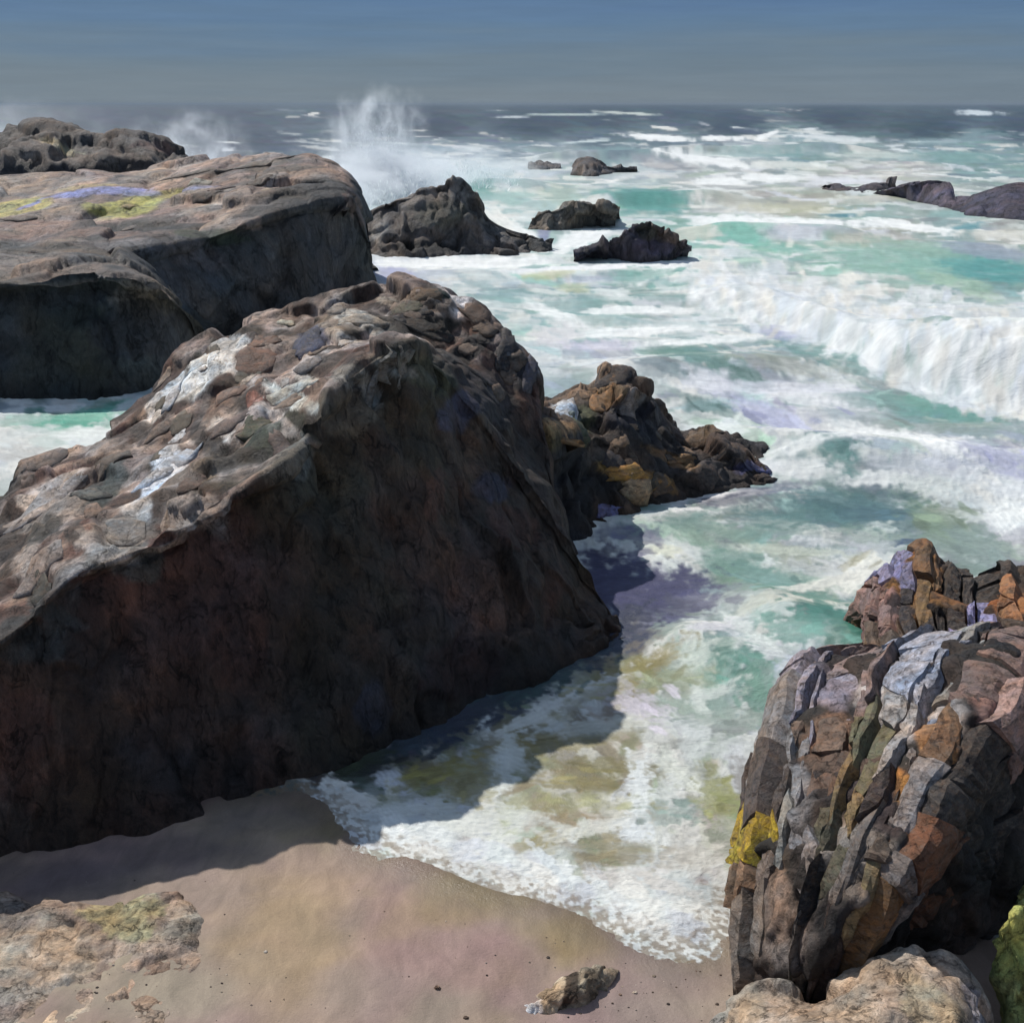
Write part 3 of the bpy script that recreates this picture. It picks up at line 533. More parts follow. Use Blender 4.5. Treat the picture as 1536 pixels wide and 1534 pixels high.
def put_slab(label, u, v, w, h, ang, colr, name='rock_slab', thick=None, m=None, sink=0.3, lab=None):
    par, tri, smo = ROCKS[label]
    d = Vector(ray(u, v)).normalized(); hit = tri.ray_cast(Vector((0, 0, HZ)), d)
    if hit[0] is None: return None
    H = hit[0]; h2 = smo.find_nearest(H); nrm = h2[1].normalized()
    if nrm.dot(d) > 0: nrm = -nrm
    if label in FACE: nrm = (nrm * .45 + FACE[label] * .75).normalized()
    nrm = (nrm + Vector((random.gauss(0, .1), random.gauss(0, .1), random.gauss(0, .1)))).normalized()
    if nrm.dot(d) > -.18: nrm = (nrm - d * .3).normalized()
    px = proj(np.array(H))[2] / F; a = R(ang)
    right, up = Vector((1, 0, 0)), Vector((0, sp, cp))
    ax = right * math.cos(a) + up * math.sin(a)
    ax = (ax - nrm * ax.dot(nrm)).normalized(); ay = nrm.cross(ax).normalized()
    foy = max(.45, abs((Vector((0, sp, cp)) * math.cos(a) - right * math.sin(a)).dot(ay)))
    t = thick or min(w, h) * px * .3
    lib = slab_lib(m or M_slab)
    me = lib[random.randrange(len(lib))]
    o = bpy.data.objects.new(name, me); COL.objects.link(o); o.parent = par
    Mx = Matrix((ax, ay, nrm)).transposed().to_4x4()
    o.matrix_world = Matrix.Translation(H - nrm * t * sink * .5) @ Mx @ Matrix.Diagonal((w * px, h * px / foy, t, 1))
    c = lin(colr) * random.uniform(.9, 1.1); o.color = (c[0], c[1], c[2], 1)
    return o
LEDGES = {}
def ledge(label, u, v, w, h, ang, colr, name='rock_ledge', m=None, thick=None):
    """a weathered plate that follows the rock under it: grid laid over the rock, proud of it, with broken edges"""
    par, tri, smo = ROCKS[label]
    d = Vector(ray(u, v)).normalized(); hit = tri.ray_cast(Vector((0, 0, HZ)), d)
    if hit[0] is None: return None
    H = hit[0]; nrm = smo.find_nearest(H)[1].normalized()
    if nrm.dot(d) > 0: nrm = -nrm
    if nrm.dot(d) > -.2: nrm = (nrm - d * .3).normalized()
    px = proj(np.array(H))[2] / F; a = R(ang)
    ax = Vector((1, 0, 0)) * math.cos(a) + Vector((0, sp, cp)) * math.sin(a)
    ax = (ax - nrm * ax.dot(nrm)).normalized(); ay = nrm.cross(ax).normalized()
    foy = max(.4, abs((Vector((0, sp, cp)) * math.cos(a) - Vector((1, 0, 0)) * math.sin(a)).dot(ay)))
    W_, H_ = w * px, h * px / foy; t = (thick or min(w, h) * px * .12) * random.uniform(.7, 1.3)
    n = 6; V = []; off = [[(random.uniform(-.09, .09), random.uniform(-.09, .09)) for _ in range(n)] for _ in range(n)]
    sk = random.uniform(-.3, .3); tp = random.uniform(.6, 1.0)
    for j in range(n):
        for i in range(n):
            x = (i / (n - 1) - .5) + off[j][i][0]; y = (j / (n - 1) - .5) + off[j][i][1]
            x = (x + sk * y) * (1 - (1 - tp) * (y + .5))
            if i in (0, n - 1) and j in (0, n - 1): x *= .8; y *= .8
            q = H + ax * (x * W_) + ay * (y * H_)
            g = tri.ray_cast(q + nrm * (t * 3 + .35), -nrm, t * 6 + .9)
            q = g[0] if g[0] is not None else q
            edge = i in (0, n - 1) or j in (0, n - 1)
            V.append(q + nrm * (t * (.35 if edge else random.uniform(.85, 1.25))))
    Fc = [(j * n + i, j * n + i + 1, (j + 1) * n + i + 1, (j + 1) * n + i) for j in range(n - 1) for i in range(n - 1)]
    rim = [i for i in range(n)] + [j * n + n - 1 for j in range(1, n)] + [(n - 1) * n + i for i in range(n - 2, -1, -1)] + [j * n for j in range(n - 2, 0, -1)]
    b0 = len(V); V += [V[k] - nrm * (t * 1.2 + .03) for k in rim]
    for k in range(len(rim)):
        k2 = (k + 1) % len(rim); Fc.append((rim[k2], rim[k], b0 + k, b0 + k2))
    me = bpy.data.meshes.new(name); me.from_pydata([v_ - H for v_ in V], [], Fc)
    me.polygons.foreach_set('use_smooth', [True] * (n - 1) ** 2 + [False] * len(rim)); me.materials.append(m or M_slab); me.update()
    o = bpy.data.objects.new(name, me); COL.objects.link(o); o.parent = par; o.location = H
    c = lin(colr) * random.uniform(.9, 1.1); o.color = (c[0], c[1], c[2], 1)
    return o

def strata(par, P, bands, pick, s0, s1, seglen, lift, m, seed=0, name='rock_slab'):
    """splits a rock skin P[t, s] into beds running along s, each broken across into blocks that fit edge to edge"""
    r_ = random.Random(seed); nt_, ns_ = P.shape[:2]; Nn = normals(P)
    if (Nn[..., 2].mean()) < 0: Nn = -Nn
    def at(t, s):
        t = min(max(t, 0), 1) * (nt_ - 1.001); s = min(max(s, 0), 1) * (ns_ - 1.001)
        i, j = int(t), int(s); f, g = t - i, s - j
        def bl(A): return (A[i, j] * (1 - f) + A[i + 1, j] * f) * (1 - g) + (A[i, j + 1] * (1 - f) + A[i + 1, j + 1] * f) * g
        n_ = bl(Nn); return bl(P), n_ / (np.linalg.norm(n_) + 1e-9)
    def wt(s, k): return .006 * math.sin(s * 9 + k * 2.3) + .004 * math.sin(s * 57 + k * 5.1)
    for b in range(len(bands) - 1):
        s = s0 + r_.uniform(-.05, 0); bo = r_.choice((-.06, -.02, .02, .05, .09)) * lift / .08
        e0 = r_.uniform(-.012, .012)
        while s < s1 - (.07 if b < 3 and len(bands) > 18 else 0):
            if r_.random() < .07: s += r_.uniform(.01, .03)
            L_ = r_.uniform(*seglen) * r_.choice((.5, 1, 1.3)); e1 = r_.uniform(-.02, .02); n, k_ = 5, 7
            o_ = bo + r_.uniform(-.035, .035) * lift / .08; tl, ts = r_.uniform(-.05, .05), r_.uniform(-.07, .07)
            V = []
            for j in range(k_):
                for i in range(n):
                    x = i / (n - 1); y = j / (k_ - 1)
                    ss = s + L_ * y + (e0 * (1 - y) + e1 * y) * (x - .5) * 2
                    tt = bands[b] + wt(ss, b) + (bands[b + 1] + wt(ss, b + 1) - bands[b] - wt(ss, b)) * x
                    if i in (0, n - 1): tt += (.004 if i == 0 else -.004)
                    p_, n_ = at(tt, ss); edge = (i in (0, n - 1)) or (j in (0, k_ - 1))
                    hgt = o_ + tl * (x - .5) * lift * 8 + ts * (y - .5) * lift * 8 + r_.uniform(-.022, .022) - (.02 if edge else 0)
                    V.append(p_ + n_ * (.05 + hgt))
            rim = [i for i in range(n)] + [j * n + n - 1 for j in range(1, k_)] + [(k_ - 1) * n + i for i in range(n - 2, -1, -1)] + [j * n for j in range(k_ - 2, 0, -1)]
            pc, nc_ = at((bands[b] + bands[b + 1]) / 2, s + L_ / 2)
            Fc = [(j * n + i, j * n + i + 1, (j + 1) * n + i + 1, (j + 1) * n + i) for j in range(k_ - 1) for i in range(n - 1)]
            b0 = len(V); V += [V[q] - nc_ * .35 for q in rim]
            for q in range(len(rim)): Fc.append((rim[(q + 1) % len(rim)], rim[q], b0 + q, b0 + (q + 1) % len(rim)))
            me = bpy.data.meshes.new(name); me.from_pydata([tuple(v_ - pc) for v_ in V], [], Fc); me.materials.append(m); me.update()
            o = bpy.data.objects.new(name, me); COL.objects.link(o); o.parent = par; o.location = tuple(pc)
            u, v, _ = proj(pc + nc_ * .1); c = lin(pick(u, v, r_)) * r_.uniform(.88, 1.12); o.color = (c[0], c[1], c[2], 1)
            s += L_; e0 = e1

def scatter(label, n, region, size, ang, pal, m=None, asp=(.4, .8), name='rock_slab', seed=1, thick=None):
    r_ = random.Random(seed); k = 0
    for _ in range(n * 30):
        if k >= n: break
        u = r_.uniform(min(p[0] for p in region), max(p[0] for p in region)); v = r_.uniform(min(p[1] for p in region), max(p[1] for p in region))
        c = False; j = len(region) - 1
        for i in range(len(region)):
            if (region[i][1] > v) != (region[j][1] > v) and u < (region[j][0] - region[i][0]) * (v - region[i][1]) / (region[j][1] - region[i][1]) + region[i][0]: c = not c
            j = i
        if not c: continue
        w = r_.uniform(*size); random.seed(seed * 1000 + k)
        if ledge(label, u, v, w, w * r_.uniform(*asp), r_.uniform(*ang), r_.choice(pal), m=m): k += 1
MAIN = 'huge dark peaked rock filling the left foreground above the sand'
OUT = 'steep outcrop of grey, ochre and rust slabs rising from the water at the lower right'
OUTB = 'rust and black outcrop with a brown peak, behind the slabs at the right edge'
PROM = 'brown and black promontory with ochre patches jutting into the sea behind the main peak'
BROAD = 'broad domed rock mass on the left with mauve and ochre lichen on its top'
FACE[OUT] = Vector((-.42, -.45, .78)); FACE[OUTB] = Vector((-.35, -.5, .78))
# (u, v) survey marks, width, height, turn, colour
OUTC = [(1195, 1148, 78, 92, 100, (142, 136, 132)), (1150, 1215, 52, 66, 80, (74, 64, 60)), (1186, 1222, 34, 60, 80, (112, 98, 82)), (1166, 1222, 22, 60, 80, (150, 146, 134)),
    (1148, 1262, 50, 44, 0, (158, 138, 44)), (1150, 1300, 60, 34, 0, (116, 100, 88)), (1155, 1350, 78, 70, 5, (128, 110, 96)), (1140, 1405, 60, 60, 0, (124, 112, 100)),
    (1232, 1028, 54, 58, 88, (146, 138, 150)), (1272, 1030, 36, 48, 90, (136, 112, 106)), (1235, 1080, 76, 42, -4, (122, 94, 74)), (1292, 1095, 40, 80, 80, (112, 108, 74)),
    (1345, 1070, 90, 96, 94, (164, 156, 148)), (1380, 1040, 60, 30, 0, (158, 164, 180)), (1428, 1055, 56, 50, -10, (160, 158, 150)), (1392, 1112, 40, 66, 96, (150, 106, 62)),
    (1420, 1120, 34, 60, 96, (128, 92, 60)), (1268, 1150, 36, 90, 80, (104, 78, 62)), (1290, 1170, 30, 70, 84, (120, 118, 90)), (1264, 1208, 50, 44, 0, (142, 112, 64)),
    (1316, 1185, 38, 96, 74, (60, 48, 48)), (1352, 1220, 30, 76, 80, (186, 180, 176)), (1376, 1225, 40, 96, 82, (166, 112, 54)), (1390, 1160, 34, 34, 0, (150, 138, 130)),
    (1400, 1180, 30, 30, 0, (70, 62, 64)), (1285, 1275, 84, 62, -4, (130, 118, 108)), (1280, 1320, 86, 58, -4, (134, 126, 106)), (1275, 1350, 54, 34, 0, (146, 124, 80)),
    (1232, 1340, 44, 90, 84, (108, 96, 90)), (1205, 1290, 26, 90, 70, (124, 118, 116)), (1190, 1330, 34, 40, 30, (40, 38, 40)), (1330, 1320, 34, 62, 64, (128, 118, 112)),
    (1268, 1402, 34, 50, 84, (138, 96, 50)), (1240, 1440, 36, 80, 70, (62, 50, 50)), (1190, 1380, 24, 34, 80, (92, 78, 64)), (1150, 1430, 36, 46, 50, (66, 62, 44)),
    (1210, 1420, 40, 50, 80, (120, 112, 104)), (1378, 1310, 20, 90, 86, (120, 72, 44)), (1430, 1190, 40, 100, 84, (58, 54, 52)), (1430, 1270, 40, 110, 84, (48, 44, 42)),
    (1480, 1180, 40, 130, 86, (42, 38, 38)), (1500, 1085, 56, 70, 60, (160, 124, 112)), (1520, 1120, 50, 60, 40, (148, 112, 100)), (1470, 1060, 34, 70, 100, (132, 104, 94)),
    (1300, 1240, 26, 60, 80, (98, 84, 72)), (1230, 1240, 30, 50, 80, (88, 84, 62)), (1200, 1180, 26, 60, 76, (120, 92, 76)), (1130, 1330, 34, 40, 0, (140, 106, 76))]
def pick(u, v, r_):
    best = min(OUTC, key=lambda q: ((q[0] - u) / 1.0) ** 2 + ((q[1] - v) / 1.3) ** 2 + r_.uniform(0, 500))
    if best[5] == (158, 138, 44) and abs(u - 1148) + abs(v - 1262) > 46: best = OUTC[4]
    c = np.array(best[5], float)
    if best[5] == (158, 138, 44): return c
    return c * .74 + c.mean() * .22
SK = even(even(np.array(rowsR), 160).transpose(1, 0, 2), 160).transpose(1, 0, 2)
strata(ROCKS[OUT][0], SK, [.04, .075, .14, .16, .22, .25, .265, .33, .365, .38, .44, .475, .49, .54, .57, .585, .65, .70, .74, .80, .86], pick, .07, .89, (.05, .12), .12, M_slab, seed=5)
OUTBC = [(1345, 858, 34, 44, 90, (132, 130, 168)), (1338, 905, 50, 50, 90, (142, 110, 102)), (1392, 858, 42, 76, 86, (130, 90, 50)), (1392, 935, 40, 100, 92, (126, 92, 48)), (1350, 912, 30, 44, 84, (40, 38, 44)),
    (1455, 875, 90, 46, -6, (46, 40, 36)), (1420, 938, 100, 26, 48, (40, 34, 34)), (1460, 948, 52, 26, 26, (142, 140, 186)), (1440, 980, 90, 34, 6, (150, 118, 102)), (1515, 905, 60, 56, 60, (164, 108, 62)),
    (1516, 960, 56, 60, 80, (70, 56, 44)), (1350, 975, 60, 40, 0, (96, 78, 64)), (1330, 1010, 40, 40, 0, (120, 96, 70)), (1480, 1010, 60, 40, 60, (48, 42, 40)), (1430, 1010, 60, 34, 0, (52, 50, 50)),
    (1490, 860, 40, 24, 10, (44, 38, 34)), (1525, 1000, 50, 60, 80, (60, 48, 40))]
def pickb(u, v, r_):
    best = min(OUTBC, key=lambda q: (q[0] - u) ** 2 + ((q[1] - v) / 1.2) ** 2 + r_.uniform(0, 300))
    c = np.array(best[5], float); return c * .8 + c.mean() * .16
for kid in sorted((o for o in bpy.data.objects if o.parent == ROCKS[OUT][0]), key=lambda o: math.dist(proj(np.array(o.location))[:2], (1152, 1262)))[:2]:
    c = lin((166, 146, 40)); kid.color = (c[0], c[1], c[2], 1); kid['label'] = 'mustard yellow slab'
SKB = even(even(np.array(rowsB), 160).transpose(1, 0, 2), 160)
strata(ROCKS[OUTB][0], SKB, [.02, .07, .10, .16, .19, .25, .28, .32, .38, .42, .48, .53, .60, .66, .74, .82, .9], pickb, .12, .80, (.05, .14), .09, M_slab, seed=15)
for a in [(80, 752, 96, 90, 4, (156, 148, 142)), (60, 688, 90, 36, 4, (112, 100, 92)), (20, 720, 60, 20, 6, (150, 136, 124)), (60, 850, 100, 36, 30, (146, 132, 122)), (62, 880, 40, 46, 60, (66, 66, 60)),
    (250, 700, 34, 90, -38, (196, 202, 208)), (460, 508, 50, 34, 6, (72, 78, 98)), (430, 484, 30, 18, 0, (176, 168, 146)), (400, 512, 50, 30, 20, (104, 80, 66)), (385, 540, 70, 34, 10, (110, 84, 70)),
    (462, 546, 50, 30, 0, (120, 116, 114)), (262, 590, 30, 70, -6, (176, 178, 180)), (300, 545, 54, 30, 40, (184, 188, 186)), (340, 590, 60, 40, -10, (124, 98, 82)), (345, 632, 90, 20, 18, (108, 92, 84)),
    (420, 668, 34, 30, 30, (72, 62, 60)), (385, 640, 56, 26, 10, (62, 68, 52)), (440, 585, 90, 16, 26, (168, 172, 166)), (556, 585, 18, 54, -10, (146, 142, 134)), (590, 546, 70, 20, 20, (128, 122, 110)),
    (640, 440, 60, 20, 0, (102, 80, 58)), (656, 436, 40, 12, 4, (44, 58, 52)), (620, 490, 130, 22, -8, (44, 40, 36)), (690, 545, 120, 22, -50, (48, 46, 46)), (545, 480, 80, 22, 32, (164, 156, 142)),  # dark crest plates stand in for ledge shade
    (505, 460, 34, 24, 10, (150, 140, 128)), (270, 780, 80, 34, 25, (142, 132, 124)), (190, 800, 60, 28, 20, (136, 132, 126)), (320, 760, 60, 30, 30, (126, 112, 102)), (715, 470, 50, 34, -40, (96, 76, 62)),
    (240, 640, 60, 36, 30, (108, 92, 80)), (170, 690, 70, 40, 40, (96, 88, 80)), (135, 740, 40, 60, 70, (80, 84, 80)), (20, 790, 60, 34, 30, (50, 44, 46)), (610, 462, 50, 24, 10, (88, 84, 66)),
    (760, 520, 30, 80, -20, (46, 46, 50)), (795, 560, 26, 60, -10, (70, 70, 80))]:
    ledge(MAIN, *a)
TOPP = [(150, 136, 124), (122, 102, 88), (98, 80, 70), (172, 162, 150), (134, 116, 100), (84, 78, 66), (186, 184, 180)]
scatter(MAIN, 20, [(270, 520), (520, 455), (560, 500), (440, 660), (340, 730), (150, 830), (60, 760), (230, 610)], (16, 44), (-10, 50), TOPP, seed=6)
scatter(MAIN, 12, [(560, 450), (690, 440), (780, 540), (790, 610), (700, 560), (600, 480)], (20, 50), (-60, -30), [(60, 56, 52), (84, 72, 62), (46, 46, 48), (104, 90, 78)], seed=7)
for a in [(945, 708, 84, 26, 14, (156, 118, 58)), (962, 735, 40, 50, 70, (168, 142, 110)), (996, 722, 50, 24, 30, (146, 108, 60)), (850, 612, 34, 66, -20, (190, 198, 204)), (835, 640, 90, 20, -6, (158, 126, 88)),
    (920, 556, 60, 24, -4, (60, 56, 56)), (955, 590, 36, 34, 0, (142, 130, 122)), (800, 560, 30, 30, 0, (104, 108, 118)), (845, 552, 40, 26, 0, (112, 108, 118)), (1060, 645, 60, 24, -30, (88, 72, 56)),
    (1090, 685, 40, 24, -30, (44, 42, 46)), (1020, 690, 70, 16, 22, (136, 106, 70)), (905, 600, 40, 26, 0, (136, 100, 62)), (870, 640, 40, 30, 0, (72, 78, 54)), (910, 770, 50, 22, 0, (110, 110, 150)),
    (1140, 706, 40, 12, -16, (86, 88, 124))]:
    ledge(PROM, *a)
scatter(PROM, 24, [(770, 590), (900, 550), (980, 580), (1080, 640), (1130, 700), (1000, 740), (900, 740), (800, 720)], (16, 44), (-20, 30), [(60, 52, 48), (96, 78, 62), (48, 46, 50), (128, 106, 84), (74, 66, 56)], seed=8)
for a in [(310, 292, 56, 20, -4, (78, 68, 62)), (300, 258, 120, 14, -3, (94, 86, 78)), (400, 246, 90, 22, -6, (100, 92, 82)), (390, 272, 40, 18, 0, (84, 78, 72)), (235, 432, 110, 26, -24, (126, 118, 106)), (525, 300, 16, 44, -20, (70, 62, 60))]:
    ledge(BROAD, *a, m=M_slabfar)
scatter(BROAD, 9, [(-20, 290), (420, 255), (440, 290), (220, 360), (150, 400), (0, 390)], (14, 44), (-12, 12), [(132, 114, 104), (112, 98, 92), (156, 146, 128), (96, 88, 82), (150, 140, 100)], m=M_slabfar, asp=(.3, .6), seed=9)

# ------------------------------------------------------------------ beach
shore = [(-900, 1500), (-300, 1300), (100, 1240), (300, 1200), (440, 1180), (485, 1205), (520, 1245), (560, 1275), (640, 1300), (700, 1325), (760, 1342), (850, 1362), (900, 1385), (950, 1412), (1010, 1430), (1060, 1425), (1088, 1400), (1100, 1350), (1200, 1350), (1400, 1370), (1500, 1420), (1600, 1440), (2600, 1500)]
SH = np.array([PZ(*p)[:2] for p in shore])
def shore_dist(XY):
    """signed distance to the waterline, positive on the land side"""
    best = np.full(XY.shape[:-1], 1e9); sg = np.ones(XY.shape[:-1])
    for a, b in zip(SH[:-1], SH[1:]):
        ab = b - a; t = np.clip(((XY - a) @ ab) / (ab @ ab), 0, 1); q = a + t[..., None] * ab; r_ = XY - q; d = np.hypot(r_[..., 0], r_[..., 1])
        cr_ = ab[0] * (XY[..., 1] - a[1]) - ab[1] * (XY[..., 0] - a[0])
        m = d < best; best = np.where(m, d, best); sg = np.where(m, np.where(cr_ < 0, 1, -1), sg)
    return best * sg
gx = np.linspace(-16, 16, 520); gy = np.linspace(-8, 22, 500)
X, Y = np.meshgrid(gx, gy); XY = np.stack([X, Y], -1); sd = shore_dist(XY)
P = np.stack([X, Y, np.zeros_like(X)], -1)
Z = np.where(sd > 0, 0.085 * sd, 0.22 * sd) + 0.03 * fbm(P * .6, 3) + 0.02 * fbm(P * np.array([2.2, 1.1, 1]) + 40, 4) * sstep(0, .6, sd) + 0.006 * fbm(P * 9, 3)
P[..., 2] = np.clip(Z, -3, 2)
c = pal_mix(P, [(152, 130, 112), (146, 122, 114), (150, 132, 96), (132, 118, 104), (140, 116, 112)], .55, 3)
c = c * .96 + c.mean(-1, keepdims=True) * .10; c *= (1 + .12 * fbm(P * np.array([3, 1.4, 1]) + 9, 4))[..., None]
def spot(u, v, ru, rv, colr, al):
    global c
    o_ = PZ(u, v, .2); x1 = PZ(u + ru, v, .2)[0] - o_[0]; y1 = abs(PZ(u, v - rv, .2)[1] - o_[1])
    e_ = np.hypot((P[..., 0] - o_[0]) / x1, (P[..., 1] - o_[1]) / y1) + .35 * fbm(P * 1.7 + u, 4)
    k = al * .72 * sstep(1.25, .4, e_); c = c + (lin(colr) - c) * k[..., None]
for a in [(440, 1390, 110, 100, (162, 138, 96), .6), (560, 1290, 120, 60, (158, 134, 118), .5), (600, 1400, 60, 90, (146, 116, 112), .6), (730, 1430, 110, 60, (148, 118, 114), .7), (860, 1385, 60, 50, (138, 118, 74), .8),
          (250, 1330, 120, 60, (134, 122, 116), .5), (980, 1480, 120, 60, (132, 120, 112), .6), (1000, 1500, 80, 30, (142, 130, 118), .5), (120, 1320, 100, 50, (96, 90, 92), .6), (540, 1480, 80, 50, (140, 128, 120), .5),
          (120, 1430, 160, 60, (158, 148, 126), .8), (260, 1500, 120, 50, (156, 146, 126), .7), (1150, 1500, 120, 40, (158, 144, 126), .7), (60, 1300, 160, 36, (88, 78, 82), .8), (250, 1262, 120, 30, (92, 82, 86), .8), (400, 1215, 80, 26, (104, 94, 94), .7), (300, 1470, 120, 60, (146, 134, 118), .5), (690, 1345, 60, 30, (128, 108, 74), .5)]:  # dark mauve spots paint the main rock's shadow at its foot
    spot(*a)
wetk = sstep(.7, 0.02, sd); c = c * (1 - .35 * wetk)[..., None]
ms_, t, p = mat('sand')
a = N(t, 'ShaderNodeVertexColor'); a.layer_name = 'col'; g = N(t, 'ShaderNodeNewGeometry')
mpp = N(t, 'ShaderNodeMapping'); mpp.inputs['Scale'].default_value = (1.0, .45, 1); mpp.inputs['Rotation'].default_value = (0, 0, .5); t.links.new(g.outputs['Position'], mpp.inputs[0])
n1 = noise(t, mpp.outputs[0], 5, 8, .66, .8); n2 = noise(t, g.outputs['Position'], 130, 3, .7); n3 = noise(t, g.outputs['Position'], 28, 5, .7)
f1 = maprange(t, n1.outputs['Fac'], .3, .7, .82, 1.18); f2 = maprange(t, n2.outputs['Fac'], .3, .7, .86, 1.15)
mm = N(t, 'ShaderNodeMath', operation='MULTIPLY'); t.links.new(f1.outputs[0], mm.inputs[0]); t.links.new(f2.outputs[0], mm.inputs[1])
s_ = scale_col(t, a.outputs['Color'], mm.outputs[0]); t.links.new(s_.outputs[0], p.inputs['Base Color'])
wa = N(t, 'ShaderNodeAttribute'); wa.attribute_name = 'wet'
rr = maprange(t, wa.outputs['Fac'], 0, 1, .85, .3); t.links.new(rr.outputs[0], p.inputs['Roughness'])
ad = N(t, 'ShaderNodeMath', operation='MULTIPLY_ADD'); ad.inputs[1].default_value = .3; t.links.new(n2.outputs['Fac'], ad.inputs[0]); t.links.new(n3.outputs['Fac'], ad.inputs[2])
bp = N(t, 'ShaderNodeBump'); bp.inputs['Strength'].default_value = .45; bp.inputs['Distance'].default_value = .025; t.links.new(ad.outputs[0], bp.inputs['Height']); t.links.new(bp.outputs[0], p.inputs['Normal'])
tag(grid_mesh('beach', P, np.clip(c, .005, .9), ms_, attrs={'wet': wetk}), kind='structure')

def beach_z(x, y):
    i = int(np.clip(np.searchsorted(gy, y), 1, 499)); j = int(np.clip(np.searchsorted(gx, x), 1, 519)); return P[i, j, 2]
V_, F_, C_ = [], [], []
rp = random.Random(77)
for k in range(420):
    if k % 3: u, v = rp.gauss(rp.choice((120, 300, 880, 1120, 960)), 90), rp.gauss(1470, 40)
    else: u, v = rp.uniform(-30, 1100), rp.uniform(1290, 1534)
    q = PZ(u, v, .2); x, y = q[0], q[1]
    if shore_dist(np.array([x, y])) < .25: continue
    z = beach_z(x, y); s = .007 * math.exp(rp.gauss(0, .65)); b = len(V_); ns = 6; a0 = rp.uniform(0, 6)
    for j in range(ns): V_.append((x + math.cos(a0 + j) * s * rp.uniform(.8, 1.3), y + math.sin(a0 + j) * s * rp.uniform(.6, 1), z - s * .2))
    for j in range(ns): V_.append((x + math.cos(a0 + j) * s * .6, y + math.sin(a0 + j) * s * .5, z + s * rp.uniform(.45, .6)))
    for j in range(ns): F_.append((b + j, b + (j + 1) % ns, b + ns + (j + 1) % ns, b + ns + j))
    F_.append(tuple(b + ns + j for j in range(ns)))
    cc_ = lin(rp.choice([(92, 82, 74), (150, 138, 122), (176, 164, 148), (66, 58, 54), (118, 96, 80)])); C_ += [tuple(cc_) + (1,)] * (2 * ns)
me = bpy.data.meshes.new('pebbles'); me.from_pydata(V_, [], F_); a_ = me.color_attributes.new('col', 'FLOAT_COLOR', 'POINT'); a_.data.foreach_set('color', np.array(C_, np.float32).ravel()); me.materials.append(M_out)
COL.objects.link(tag(bpy.data.objects.new('pebbles', me), 'scattered small pebbles and shell grit on the sand', 'pebbles', kind='stuff'))

